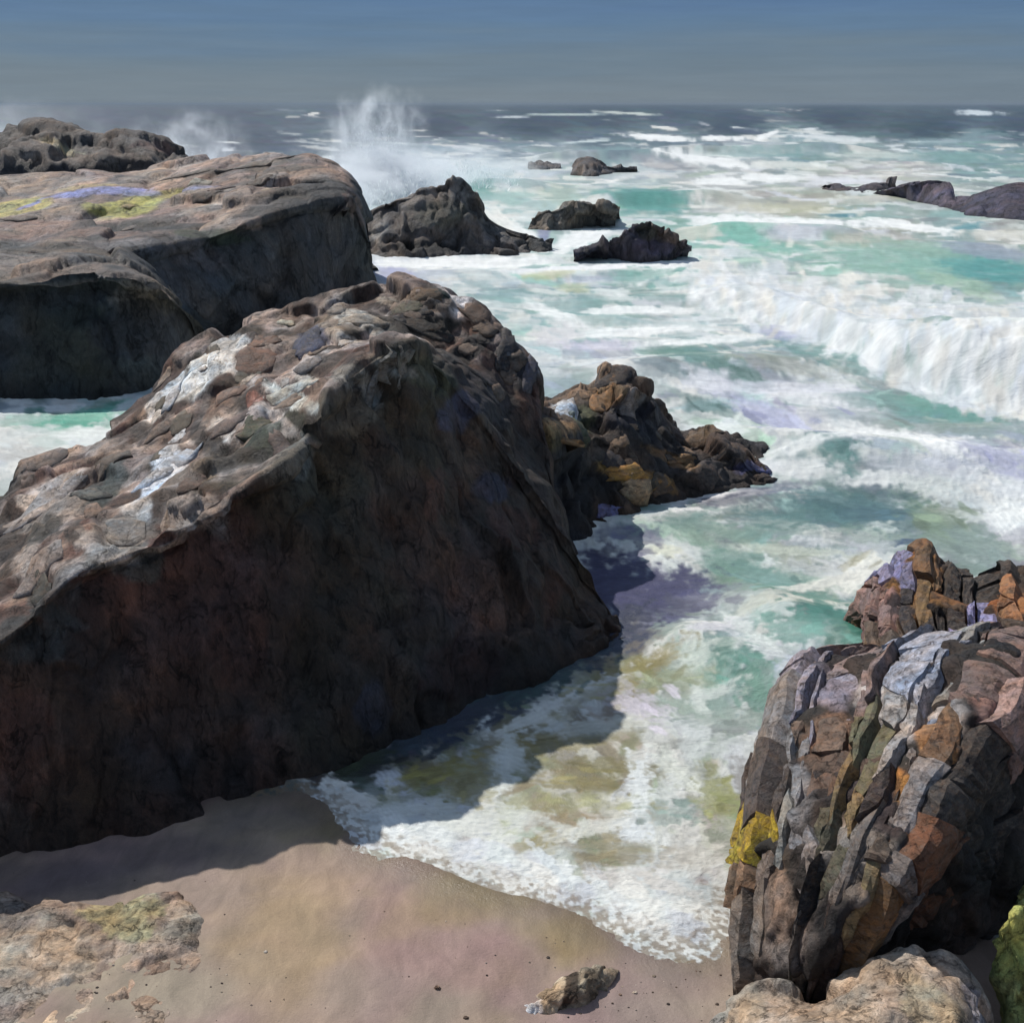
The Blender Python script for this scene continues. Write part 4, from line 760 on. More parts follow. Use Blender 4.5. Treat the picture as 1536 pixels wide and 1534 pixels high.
# ------------------------------------------------------------------ the sea
U = np.arange(-420, 1960, 2.3); V = np.concatenate([[156.35, 156.9, 157.8], np.arange(159, 1560, 1.75)])
nV, nU = len(V), len(U); UU, VV = np.meshgrid(U, V)
dz = -sp + (CY - VV) / F * cp; k = -HZ / dz
P = np.stack([(UU - CX) / F * k, (cp + (CY - VV) / F * sp) * k, np.zeros_like(k)], -1)
foam_c = (226, 230, 226)
CPT = [  # water tint and foam cover, rock shadow painted in
 (-200,175,(90,104,116),.02),(200,172,(60,70,80),.02),(600,166,(54,64,72),.02),(1000,164,(56,70,78),.02),(1450,164,(64,80,88),.04),(1900,164,(88,106,116),.06),
 (300,200,(54,62,74),.03),(800,188,(46,60,68),.03),(1100,188,(46,64,72),.05),(1400,190,(44,64,70),.04),(1250,176,(48,64,70),.02),(900,178,(48,62,70),.02),(650,190,(50,62,70),.05),(1550,185,(50,68,76),.04),(350,225,(50,58,70),.1),(450,235,(76,90,104),.3),(-200,260,(70,80,94),.1),(100,300,(80,100,110),.3),
 (650,235,(130,150,160),.5),(750,228,(104,126,138),.35),(900,214,(84,106,116),.3),(1000,212,(100,120,126),.5),(1200,214,(124,156,156),.5),(1450,218,(116,148,150),.25),(1700,218,(116,148,150),.3),
 (850,240,(148,164,164),.5),(930,233,(110,152,150),.2),(1050,245,(150,160,155),.7),(1200,240,(120,164,154),.45),(1450,242,(120,164,154),.3),
 (720,275,(84,168,152),.35),(960,296,(80,166,150),.25),(850,275,(160,185,175),.7),(1080,268,(190,188,178),.9),(1250,262,(180,180,165),.7),(800,255,(190,200,196),.85),(950,262,(190,200,196),.85),(680,250,(190,200,200),.85),(1150,225,(180,190,190),.7),(1350,262,(196,190,174),.7),(600,280,(150,190,180),.75),
 (780,312,(170,200,190),.85),(1100,306,(176,176,156),.6),(1200,312,(188,182,148),.5),(1300,320,(150,180,165),.5),(1500,352,(180,176,160),.6),(900,342,(160,200,185),.85),(1100,346,(116,196,170),.5),
 (1200,345,(170,200,190),.85),(1450,345,(130,168,164),.55),(1330,350,(176,174,150),.6),(1250,385,(138,192,162),.45),(1380,388,(140,180,162),.35),(1480,400,(96,158,150),.2),(1700,420,(76,166,156),.2),
 (750,397,(180,200,200),.9),(850,402,(150,190,180),.8),(1000,412,(120,188,172),.6),(800,440,(128,172,168),.6),(950,445,(122,168,160),.65),(1100,430,(200,200,190),.97),
 (850,490,(150,190,182),.6),(1000,492,(160,190,186),.75),(1120,490,(160,190,186),.7),(1200,450,(205,208,200),.97),(1300,490,(210,210,206),.97),(1440,500,(212,212,208),.97),
 (1040,535,(100,146,134),.12),(1250,532,(104,156,150),.3),(1180,560,(136,160,150),.35),(900,530,(168,178,190),.6),(1150,595,(176,186,192),.7),(1250,592,(180,184,190),.6),
 (1400,612,(94,160,146),.1),(1330,600,(116,158,150),.3),(1480,645,(118,148,142),.35),(1350,560,(116,158,152),.3),(1500,570,(208,210,204),.95),(1700,600,(200,206,200),.9),
 (1100,640,(136,178,160),.7),(1170,640,(160,162,208),.6),(1300,658,(200,206,206),.75),(1260,692,(92,142,136),.25),(1450,690,(186,188,212),.75),(1200,720,(148,172,170),.45),
 (1300,760,(74,116,120),.05),(1200,772,(84,130,128),.05),(1420,790,(116,148,128),.1),(1525,775,(214,218,216),.9),(1480,830,(140,160,152),.15),(1080,770,(136,150,138),.45),
 (1020,800,(116,156,142),.3),(950,836,(206,210,200),.85),(1000,900,(120,130,140),.3),(1100,852,(120,162,146),.2),(1200,842,(150,168,150),.45),(1280,862,(180,184,168),.65),
 (1250,930,(54,132,116),.04),(1180,900,(94,152,136),.15),(1100,1000,(74,142,126),.3),(1150,960,(160,175,170),.55),(1050,1030,(130,160,140),.4),(1150,1040,(110,150,132),.3),
 (950,1010,(146,132,68),.1),(850,1062,(170,170,150),.65),(1000,1080,(168,168,158),.6),(1100,1080,(146,166,156),.5),(1180,1000,(168,174,188),.6),(800,1130,(146,130,72),.4),
 (900,1160,(136,126,76),.22),(1080,1195,(152,158,86),.3),(1100,1150,(160,170,160),.6),(1020,1180,(180,185,170),.65),(650,1180,(148,136,76),.45),(740,1200,(158,158,118),.55),
 (560,1165,(70,76,56),.1),(850,1240,(150,136,82),.4),(1000,1235,(170,170,150),.6),(950,1200,(150,140,90),.45),(1050,1280,(182,178,168),.55),(560,1230,(214,216,212),.93),
 (650,1272,(214,216,212),.88),(750,1310,(200,204,200),.85),(850,1312,(196,196,188),.75),(950,1355,(208,212,210),.8),(1030,1392,(212,218,218),.95),(880,1290,(150,134,90),.4),
 (50,620,(160,174,176),.5),(100,640,(70,148,126),.3),(150,652,(206,212,210),.75),(20,665,(176,182,180),.7),(-200,640,(120,160,150),.4),(590,400,(190,195,215),.9),(590,330,(176,200,196),.8),
 (700,1040,(60,76,84),.12),(800,1010,(80,120,110),.1),(960,930,(84,84,110),.2),(620,1110,(50,70,86),.1),(480,1130,(44,50,60),.1),(300,1200,(44,44,50),.1),(1040,1450,(150,130,100),.3),(1500,1500,(214,218,218),.9),  # dark tints beside the main rock hold its painted shadow
 (1600,900,(110,150,140),.2),(1450,1450,(60,66,70),.2)]
cu = np.array([q[0] for q in CPT], float); cv = np.array([q[1] for q in CPT], float)
def milk(c, k=.42):
    c = np.array(c, float); l = c.mean(); return c * (1 - k) + k * np.array([l * .98 + 4, l + 5, l * 1.0 + 3])
cc = np.stack([lin(milk(q[2])) for q in CPT]); cf = np.array([q[3] for q in CPT], float)
def base_at(u, v):
    u = np.asarray(u, float); v = np.asarray(v, float)
    sy = 2.6 - 1.6 * sstep(500, 1000, v)
    d = (u[..., None] - cu) ** 2 + (sy[..., None] * (v[..., None] - cv)) ** 2
    w = 1 / (d + 150) ** 1.9; w /= w.sum(-1, keepdims=True)
    return w @ cc, w @ cf
st_ = 4
bc = np.zeros((nV, nU, 3)); bf = np.zeros((nV, nU))
wu = 26 * perlin(np.stack([UU / 70, VV / 26, np.zeros_like(UU)], -1)); wv = 12 * perlin(np.stack([UU / 80 + 9, VV / 24, np.ones_like(UU)], -1))
qv = np.unique(np.append(np.arange(0, nV, 4), nV - 1)); qu = np.unique(np.append(np.arange(0, nU, 5), nU - 1))
kc, kf = base_at(UU[np.ix_(qv, qu)], VV[np.ix_(qv, qu)])
kk = np.concatenate([kc, kf[..., None]], -1)
fi = np.clip(np.interp((VV + wv).ravel(), V[qv], np.arange(len(qv))), 0, len(qv) - 1.001); fj = np.clip(np.interp((UU + wu).ravel(), U[qu], np.arange(len(qu))), 0, len(qu) - 1.001)
i0, j0 = fi.astype(int), fj.astype(int); fi = (fi - i0)[:, None]; fj = (fj - j0)[:, None]
kk = (kk[i0, j0] * (1 - fi) + kk[i0 + 1, j0] * fi) * (1 - fj) + (kk[i0, j0 + 1] * (1 - fi) + kk[i0 + 1, j0 + 1] * fi) * fj
bc[:] = kk[:, :3].reshape(nV, nU, 3); bf[:] = kk[:, 3].reshape(nV, nU)
Cc = bc.copy(); Ff = np.zeros((nV, nU)); Hh = np.zeros((nV, nU))
# heave of the water
Yd = P[..., 1]; near = sstep(300, 40, Yd)
sw = 0.10 * perlin(P * np.array([.10, .26, 1])) * sstep(9, 25, Yd) + 0.05 * perlin(P * np.array([.35, .7, 1]) + 7)
Zs = sw * near * 1.6 + 0.35 * perlin(P * np.array([.012, .05, 1])) * sstep(60, 140, Yd) * sstep(900, 400, Yd)
# the breaking wave on the right: foot line and crest line in plan
foot = np.array([PZ(*q)[:2] for q in [(1020, 440), (1090, 468), (1180, 492), (1250, 520), (1320, 552), (1400, 585), (1480, 608), (1620, 640), (1900, 660)]])
def line_y(L, X): return np.interp(X, L[:, 0], L[:, 1])
fo = line_y(foot, P[..., 0]); xs0 = foot[0, 0]
wob = 0.5 * perlin(P * .5 + 3)
amp = 2.25 * sstep(xs0 - 1, xs0 + 12, P[..., 0])
tt = (Yd - fo + wob)
prof = np.where(tt < 4.6, sstep(-0.2, 4.2, tt) ** .8, np.exp(-((tt - 4.6) / 6.5) ** 2))
wave = amp * prof * (P[..., 0] > xs0 - 2)
fw = sstep(-0.3, 0.4, tt) * sstep(5.0, 4.4, tt) * (P[..., 0] > xs0)
wave *= 1 + .22 * perlin(P * np.array([.35, .1, 1]) + 20) + .1 * perlin(P * np.array([1.1, .3, 1]) + 5)
Zs += wave
def wave_at(P_): return
# two small shelving waves further in and out
for (u0, v0, u1, v1, h, wd) in [(920, 305, 1060, 300, .9, 3.0), (860, 240, 960, 238, 1.3, 6), (1150, 905, 1330, 1000, .28, .7), (1040, 960, 1180, 1030, .22, .6), (960, 560, 1120, 550, .3, 1.5), (1090, 350, 1240, 352, .6, 2.5),
                               (1100, 660, 1400, 690, .3, 1.2), (1000, 230, 1250, 225, 1.2, 6), (700, 280, 780, 280, .8, 3)]:
    a_, b_ = PZ(u0, v0)[:2], PZ(u1, v1)[:2]; ab = b_ - a_
    t_ = ((P[..., :2] - a_) @ ab) / (ab @ ab); q = a_ + np.clip(t_, 0, 1)[..., None] * ab
    d = np.hypot(P[..., 0] - q[..., 0], P[..., 1] - q[..., 1])
    Zs += h * np.exp(-(d / wd) ** 2)
# mapping from a sight line to the heaving surface, so strokes sit where they are seen
def surf_uv(u, v):
    d = ray(u, v); 
    z = 0.0
    for _ in range(12):
        k_ = (z - HZ) / d[2]; x, y = d[0] * k_, d[1] * k_
        pu, pv, _d = proj(np.array([x, y, 0.0]))
        j = int(round((pu - U[0]) / 2.3)); i = int(np.searchsorted(V, pv))
        if not (0 <= j < nU and 0 <= i < nV): return pu, pv
        z += (Zs[i, j] - z) * .6
    return pu, pv
NZ1 = fbm(np.stack([UU / 22, VV / 12, 0 * UU + 3], -1), 4, .55); NZ2 = fbm(np.stack([UU / 13 + 50, VV / 8, 0 * UU], -1), 2, .55)
NZ3 = perlin(np.stack([UU / 5, VV / 4, 0 * UU + 2], -1))
BR = perlin(np.stack([UU / 30, VV / 2.6, 0 * UU + 8], -1))
def stroke(u, v, Lh, Wh, ang, colr, foam, al, h=1.0, rough=.5, raw=False, soft=.75):
    if not raw: u, v = surf_uv(u, v)
    m = max(Lh, Wh) * 1.5 + 6
    j0, j1 = int((u - m - U[0]) / 2.3), int((u + m - U[0]) / 2.3) + 1; i0, i1 = np.searchsorted(V, v - m), np.searchsorted(V, v + m)
    j0, j1 = max(j0, 0), min(j1, nU)
    if j1 - j0 < 2 or i1 - i0 < 2: return
    sl_ = (slice(i0, i1), slice(j0, j1)); du = UU[sl_] - u; dv = VV[sl_] - v; a = R(ang)
    A = (du * math.cos(a) - dv * math.sin(a)) / Lh; B_ = (du * math.sin(a) + dv * math.cos(a)) / Wh
    e_ = (np.abs(A) ** 3 + np.abs(B_) ** 3) ** (1 / 3) + rough * .55 * NZ1[sl_] + rough * .35 * NZ2[sl_]
    k_ = al * sstep(1.25, soft, e_)
    br = np.sin((B_ * Wh * .9 + u * .7 + NZ1[sl_] * 2)) * .5 + .5
    k_ = k_ * (1 - .35 * (1 - br) * sstep(.2, 1, np.abs(A)))
    col_ = lin(colr) * (1 + .10 * (br - .5))[..., None]
    Cc[sl_] += (col_ - Cc[sl_]) * k_[..., None]; Ff[sl_] += (foam - Ff[sl_]) * k_
    Hh[sl_] += (h * (.45 + .18 * br + .5 * sstep(.6, 1.0, e_)) * foam - Hh[sl_] * .7) * k_
r_ = random.Random(5)
WH = [(232, 236, 234), (224, 228, 226), (236, 234, 226), (212, 220, 222), (226, 224, 216), (206, 210, 218), (220, 228, 224)]
n = 0; cand = []
for _ in range(12500):
    t_ = r_.random() ** 1.7; v = 166 + t_ * 1260; u = r_.uniform(-60, 1620)
    if v > 700 and u < 420: continue
    cand.append((v + r_.uniform(-60, 60), u, v))
cand.sort()
bu = np.array([q[1] for q in cand]); bv = np.array([q[2] for q in cand]); c_, f_ = base_at(bu, bv)
def to_srgb(c):
    c = np.clip(c, 0, 1); return np.where(c < .0031308, c * 12.92, 1.055 * c ** (1 / 2.4) - .055) * 255
for (s0, u, v), cb, fb in zip(cand, c_, f_):
    d_ = sstep(160, 1000, v); Lh = (12 + 22 * float(d_)) * r_.uniform(.4, 2.0); Wh = (1.7 + 8 * float(d_)) * r_.uniform(.5, 1.5)
    if v < 560: Lh *= 1.3
    else: Lh *= 1.35; Wh *= 1.45
    ang = r_.gauss(-2, 5) if v < 520 else (r_.gauss(-8, 16) if v < 900 else r_.gauss(-5, 45))
    if v > 900: Lh *= .8
    fb2 = fb * 1.0 * (float(sstep(180, 225, v)) * .85 + .15) * (1 - .3 * float(sstep(1000, 1080, v)) * float(sstep(1330, 1290, v)))
    isf = r_.random() < min(.95, fb2)
    if isf:
        colr = np.array(r_.choice(WH)) * r_.uniform(.82, .97)
        if r_.random() < .55: m_ = r_.uniform(.15, .5); colr = colr * (1 - m_) + to_srgb(cb) * m_
        fo_ = r_.uniform(.7, 1)
    else:
        colr = to_srgb(cb) * r_.uniform(.84, 1.12) + np.array([r_.uniform(-8, 8) for _ in range(3)]); fo_ = .25 if fb > .5 else .05
    stroke(u, v, Lh, Wh, ang, tuple(np.clip(colr, 0, 240)), fo_, r_.uniform(.45, .9), h=1, rough=.7, raw=True)
# strokes of foam, clear water, lavender reflections and rock shadow, painted one by one
LAV = (164, 166, 208); W1 = (234, 236, 234)  # lavender dabs paint reflections into the water colour
AUTH = [
 (850,172,60,2,0,(170,185,180),.7,.8),(940,170,50,2,-3,(196,205,196),.8,.8),(765,176,24,2,0,(190,198,200),.7,.8),(1470,170,34,4,-2,(196,208,214),.8,.9),
 (990,206,60,4,-4,W1,.9,.9),(1080,208,40,3,0,W1,.9,.9),(1150,202,20,4,20,W1,.9,.9),(880,212,40,2.5,5,(200,214,214),.8,.7),(1250,208,80,5,-3,(206,212,214),.8,.7),(1400,212,60,4,0,(170,190,190),.6,.6),
 (930,222,60,5,0,(112,124,128),.1,.5),(905,228,44,7,0,(126,164,162),.1,.8),(1050,238,90,6,-6,W1,.9,.9),(1180,248,70,5,-2,(212,214,206),.8,.7),(1130,232,70,5,0,(122,172,162),.1,.7),(1420,236,110,8,0,(112,164,156),.15,.7),
 (1300,232,60,5,0,(190,200,192),.7,.6),(1010,252,40,6,-3,(150,146,146),.2,.6),
 (990,294,52,13,0,(76,164,148),.06,.95),(915,292,26,8,0,(104,180,160),.15,.8),(720,275,20,12,-10,(76,164,148),.06,.9),(770,296,30,10,0,(150,196,178),.2,.7),(840,296,34,16,0,(176,196,164),.3,.6),
 (1085,272,50,7,0,W1,.9,.8),(1160,268,60,6,0,W1,.9,.8),(1260,272,60,7,0,(206,208,214),.8,.8),(1290,300,60,6,0,(196,190,160),.3,.6),(1110,306,44,9,-8,(194,190,168),.4,.85),(1190,312,70,6,0,(208,202,158),.4,.7),
 (1262,324,24,3,0,(44,140,156),.05,.9),(1440,322,50,6,0,(130,190,180),.2,.6),(1450,342,30,5,8,(66,156,164),.05,.85),(1210,336,90,8,-4,W1,.95,.95),(1100,333,60,8,0,W1,.95,.9),(1360,340,80,7,-8,W1,.95,.9),
 (1120,355,44,8,-14,(106,198,168),.08,.9),(1180,372,50,8,-8,(120,196,166),.1,.8),(1190,350,50,6,0,(188,188,204),.4,.8),(1290,360,50,6,4,(196,190,166),.4,.7),(1500,350,60,8,0,(206,200,180),.5,.8),(1040,350,30,9,0,(200,196,182),.6,.7),
 (900,335,30,10,20,(150,204,178),.2,.9),(870,360,50,14,25,W1,.95,.9),(790,355,40,10,-30,W1,.95,.8),(750,330,30,14,-45,(224,222,214),.9,.8),(690,355,20,10,0,(200,196,190),.7,.6),(816,352,12,12,0,(124,126,176),.4,.95),
 (700,398,120,9,0,W1,.95,.95),(880,402,120,5,3,(236,236,238),.95,.9),(1010,400,60,8,18,W1,.95,.9),(830,412,40,5,4,(206,202,120),.4,.7),(860,432,26,9,0,(206,208,140),.4,.6),(960,414,60,7,3,(120,184,168),.08,.85),
 (880,420,40,5,0,(190,186,214),.4,.6),(590,412,30,14,-5,(150,152,204),.5,.95),(600,396,40,8,0,W1,.95,.9),(1000,446,50,9,-4,(122,164,154),.1,.7),(860,456,70,8,4,(130,174,168),.1,.75),(760,446,40,9,-10,(132,178,172),.12,.8),
 (900,476,60,10,-4,(126,176,170),.15,.7),(960,466,90,6,0,W1,.9,.8),(830,470,50,8,-20,W1,.9,.8),(950,498,110,7,2,W1,.9,.8),(840,505,40,14,0,(206,204,206),.6,.7),(900,520,60,7,0,(198,194,210),.6,.7),
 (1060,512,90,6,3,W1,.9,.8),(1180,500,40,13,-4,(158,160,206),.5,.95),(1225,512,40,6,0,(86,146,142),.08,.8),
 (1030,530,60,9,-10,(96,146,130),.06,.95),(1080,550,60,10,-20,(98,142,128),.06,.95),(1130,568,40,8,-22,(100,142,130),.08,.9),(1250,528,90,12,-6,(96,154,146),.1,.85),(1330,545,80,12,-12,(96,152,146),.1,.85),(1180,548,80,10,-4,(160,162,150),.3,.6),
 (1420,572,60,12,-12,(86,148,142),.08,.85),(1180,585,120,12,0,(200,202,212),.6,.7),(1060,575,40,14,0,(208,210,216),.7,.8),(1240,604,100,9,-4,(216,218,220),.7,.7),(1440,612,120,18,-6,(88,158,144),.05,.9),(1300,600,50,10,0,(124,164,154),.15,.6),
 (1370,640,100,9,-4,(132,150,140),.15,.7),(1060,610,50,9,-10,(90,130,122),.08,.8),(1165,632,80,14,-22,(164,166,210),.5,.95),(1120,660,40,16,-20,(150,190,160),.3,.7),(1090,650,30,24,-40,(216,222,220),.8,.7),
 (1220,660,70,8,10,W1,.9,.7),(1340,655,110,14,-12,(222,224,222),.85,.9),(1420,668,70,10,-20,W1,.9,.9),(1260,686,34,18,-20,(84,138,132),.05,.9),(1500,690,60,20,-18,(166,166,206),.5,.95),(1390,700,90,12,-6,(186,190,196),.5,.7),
 (1200,704,60,12,0,(214,216,214),.8,.7),(1100,742,90,7,8,(222,216,214),.85,.9),(1030,768,60,8,12,(220,214,210),.8,.8),(1140,700,30,8,-10,(220,222,224),.8,.8),(1510,770,30,30,-50,(222,226,224),.9,.95),(1520,735,40,14,-10,(216,220,222),.85,.9),
 (1270,762,110,26,-4,(76,120,122),.03,.9),(1330,772,70,14,0,(66,104,118),.03,.8),(1160,790,70,22,6,(100,146,138),.05,.7),(1420,790,70,26,-30,(124,148,112),.05,.7),(1460,820,60,26,-20,(132,156,148),.08,.8),(1360,812,24,4,4,(50,76,112),.03,.9),
 (1030,780,50,14,0,(110,146,136),.06,.8),(930,838,60,14,-8,(214,216,208),.85,.95),(990,826,34,9,-10,(206,208,184),.7,.8),(1100,846,60,20,0,(114,158,142),.06,.8),(1160,870,60,16,-14,(110,156,146),.05,.8),(1100,800,60,10,0,(124,156,140),.1,.7),
 (1180,826,90,6,-2,(190,198,182),.6,.7),(1230,878,70,8,14,(214,212,200),.85,.85),(1290,862,40,16,40,(226,224,212),.9,.9),(1280,844,30,6,30,(176,168,130),.4,.8),(1210,900,60,8,6,(208,206,190),.8,.8),(1140,900,50,8,20,(190,192,176),.6,.6),
 (1260,925,60,26,0,(48,132,114),.03,.95),(1290,960,30,30,10,(44,128,108),.03,.9),(1200,940,60,22,-8,(88,150,136),.05,.85),(1100,985,60,12,-12,(84,148,132),.06,.8),(1090,1010,60,16,-24,(66,136,118),.05,.85),(1140,1040,26,40,30,(98,150,130),.08,.7),
 (1130,955,60,12,-40,(200,208,204),.7,.8),(1060,940,50,12,20,(206,204,210),.7,.8),(1040,985,34,30,-50,(198,206,196),.75,.7),(1050,1050,12,34,20,(206,214,206),.8,.7),(1070,1040,40,8,10,(198,206,200),.7,.7),(1190,1010,22,34,10,(190,198,214),.6,.9),
 (960,1000,70,14,18,(146,130,66),.06,.9),(910,1030,50,16,10,(152,136,72),.08,.8),(1020,1020,50,14,0,(140,150,110),.1,.7),(850,1050,90,14,22,(206,208,204),.85,.9),(790,1085,60,14,22,(210,212,204),.85,.8),(960,1060,50,20,-30,(190,184,194),.5,.8),
 (1100,1080,90,14,0,(150,168,158),.3,.7),(900,1090,60,14,10,(196,198,188),.7,.7),(820,1120,90,12,6,(150,134,76),.1,.8),(920,1150,90,12,-6,(134,122,66),.06,.8),(870,1175,70,10,-8,(142,128,72),.08,.8),(760,1150,24,50,-20,(206,212,206),.8,.8),
 (700,1180,44,34,0,(158,144,88),.15,.8),(640,1165,60,12,20,(150,138,60),.15,.8),(590,1200,50,10,12,(150,150,100),.3,.7),(960,1195,20,60,0,(216,222,222),.9,.9),(950,1245,30,22,0,(214,220,222),.9,.9),(1030,1170,60,14,-40,(206,210,198),.75,.8),
 (1010,1220,50,18,0,(130,158,148),.1,.7),(1075,1200,26,34,20,(156,156,78),.12,.85),(1090,1260,30,34,0,(150,158,132),.2,.7),(860,1205,90,16,0,(150,148,96),.2,.6),(800,1265,60,12,20,(148,132,72),.1,.8),(880,1245,80,12,10,(206,206,196),.8,.7),
 (930,1280,60,18,-8,(150,134,92),.1,.8),(1040,1290,50,18,0,(190,186,176),.5,.8),(560,1235,70,22,-30,(216,218,214),.95,.95),(620,1262,70,16,-24,(214,216,212),.95,.95),(620,1215,60,12,6,(212,216,210),.9,.8),(690,1285,60,20,-22,(220,222,220),.95,.95),
 (760,1300,80,18,-12,(204,208,206),.9,.9),(700,1240,60,18,-10,(206,208,200),.85,.8),(780,1225,50,14,-10,(196,200,192),.7,.7),(850,1330,80,10,-10,(196,196,188),.8,.8),(920,1325,60,16,-4,(192,186,180),.6,.8),(940,1360,70,20,-26,(212,216,216),.95,.95),
 (1010,1390,70,28,-14,(216,222,222),.97,.97),(1050,1400,34,24,20,(220,226,226),.97,.95),(1040,1340,50,22,0,(180,188,188),.6,.85),(1000,1330,60,10,-20,(200,194,186),.7,.7),(1080,1340,12,60,0,(196,192,184),.6,.7),
 (60,616,80,6,4,(214,220,220),.9,.9),(100,634,70,14,6,(84,158,138),.05,1),(160,618,60,9,12,(110,172,152),.1,1),(30,630,40,8,8,(120,170,156),.2,.9),(140,655,60,14,-6,(216,220,216),.9,.9),(40,650,50,8,10,(190,196,194),.6,.8),(190,610,30,6,20,(206,212,210),.8,.8),(30,680,60,10,0,(170,170,166),.4,.7),
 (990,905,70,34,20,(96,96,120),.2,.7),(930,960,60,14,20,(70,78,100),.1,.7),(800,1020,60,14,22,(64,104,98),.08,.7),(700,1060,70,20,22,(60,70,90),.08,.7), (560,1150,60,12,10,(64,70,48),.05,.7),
 (920,880,90,50,-10,(76,76,104),.05,1),(1000,890,80,34,6,(78,78,104),.05,1),(890,960,90,34,20,(58,62,84),.05,1),(780,1030,90,26,22,(54,66,78),.05,1),(660,1090,90,24,22,(52,60,76),.05,1),(560,1140,60,18,22,(52,56,56),.05,1),(1040,905,50,16,10,(104,104,126),.15,.7),(930,940,70,18,20,(62,66,88),.05,.85),(880,985,70,14,22,(58,74,88),.05,.8),  # dark violet strokes paint the main rock's shadow on the water
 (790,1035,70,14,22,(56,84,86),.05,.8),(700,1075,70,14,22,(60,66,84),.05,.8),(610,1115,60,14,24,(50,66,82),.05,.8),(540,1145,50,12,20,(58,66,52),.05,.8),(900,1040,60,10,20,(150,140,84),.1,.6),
 (1150,735,60,10,8,(96,104,128),.15,.8),(1080,752,50,8,8,(88,92,112),.1,.8),(930,800,40,10,0,(104,106,140),.1,.8)]
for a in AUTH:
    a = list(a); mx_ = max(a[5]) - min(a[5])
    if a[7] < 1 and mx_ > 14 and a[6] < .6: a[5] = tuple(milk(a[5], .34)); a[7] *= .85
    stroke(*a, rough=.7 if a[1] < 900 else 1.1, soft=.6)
    if a[1] > 560 and a[6] < .6:      # break each tint into smaller dabs
        for _ in range(5):
            stroke(a[0] + r_.gauss(0, a[2] * .6), a[1] + r_.gauss(0, a[3] * .7), a[2] * r_.uniform(.12, .35), a[3] * r_.uniform(.12, .35), a[4] + r_.gauss(0, 14), tuple(np.clip(np.array(a[5]) * r_.uniform(.8, 1.25), 0, 235)), r_.choice((.05, .3)), .7, rough=.9)
lip = [(500, 1215), (540, 1250), (590, 1278), (650, 1300), (720, 1320), (790, 1335), (860, 1350), (920, 1378), (970, 1405), (1030, 1415), (1075, 1400)]
for _ in range(110):
    k_i = r_.random() * (len(lip) - 1.001); i_ = int(k_i); f_ = k_i - i_
    lu = lip[i_][0] * (1 - f_) + lip[i_ + 1][0] * f_; lv = lip[i_][1] * (1 - f_) + lip[i_ + 1][1] * f_
    stroke(lu + r_.gauss(6, 12), lv - abs(r_.gauss(0, 22)) - 6, r_.uniform(18, 44), r_.uniform(8, 17), r_.gauss(-22, 14), np.array(r_.choice(WH)) * r_.uniform(.92, 1), 1, r_.uniform(.6, .95), h=1.3, rough=.7)
# breaking wave: curtains of falling foam over its face
for _ in range(900):
    x_ = r_.uniform(1040, 1640); vy = np.interp(x_, [1040, 1180, 1250, 1320, 1400, 1480, 1600], [425, 450, 466, 490, 512, 530, 550]) + r_.gauss(0, .5) * np.interp(x_, [1040, 1400, 1600], [36, 60, 80])
    stroke(x_, vy, r_.uniform(5, 20), r_.uniform(4, 13), r_.gauss(4, 30), np.array(r_.choice([(234, 236, 236), (222, 224, 224), (222, 218, 206), (200, 208, 218), (196, 194, 188), (186, 196, 200), (176, 188, 190)])) * r_.uniform(.95, 1.02), r_.uniform(.5, 1), r_.uniform(.35, .8), h=1.0, rough=.8, soft=.5)
for a in [(1310,392,70,20,-6,(146,184,166),.15,.7),(1400,400,60,26,-10,(138,182,164),.15,.7),(1480,405,70,18,-12,(92,156,150),.08,.8),(1440,425,60,10,-16,(164,190,160),.25,.6),(1380,372,80,10,-6,(150,180,160),.2,.7),(1480,378,70,9,-8,(150,160,172),.2,.8)]:
    stroke(*a)
Fx = fw * sstep(.2, .8, amp / 2 + .3)
Ff = np.maximum(Ff, Fx * .8)
# impasto relief of the foam, fading with distance
px = k / F
rel = np.minimum(0.055, px * 3.0) + np.minimum(.06, px * 1.0) * fw
Zf = Zs + (Hh * .75 + .45 * Ff * NZ2 + .12 * Ff * NZ3) * rel + fw * .13 * fbm(P * np.array([.7, .9, 1]), 4)
sdv = shore_dist(P[..., :2])
sk = sstep(.02, -.55, sdv)
P[..., 2] = Zf * sstep(2500, 700, Yd) * (.12 + .88 * sk) + .004
lace = sstep(-.5, .0, sdv + .22 * NZ1) * sstep(-.35, .15, NZ2 + .5 * NZ3)
Cc += (lin((124, 108, 88)) - Cc) * (.75 * lace)[..., None]; Ff *= 1 - lace
keep = (sdv[:-1, :-1] < 0.35)
Cc *= (1 + .10 * NZ2)[..., None]
sm, t, p = mat('sea_water')
a = N(t, 'ShaderNodeVertexColor'); a.layer_name = 'col'; fa = N(t, 'ShaderNodeAttribute'); fa.attribute_name = 'foam'
g = N(t, 'ShaderNodeNewGeometry')
mpp = N(t, 'ShaderNodeMapping'); mpp.inputs['Scale'].default_value = (.8, 1.6, 1); t.links.new(g.outputs['Position'], mpp.inputs[0])
n1 = noise(t, mpp.outputs[0], 1.6, 8, .7, .6); n2 = noise(t, mpp.outputs[0], 9, 6, .7, .3); n3 = noise(t, mpp.outputs[0], .25, 6, .7)
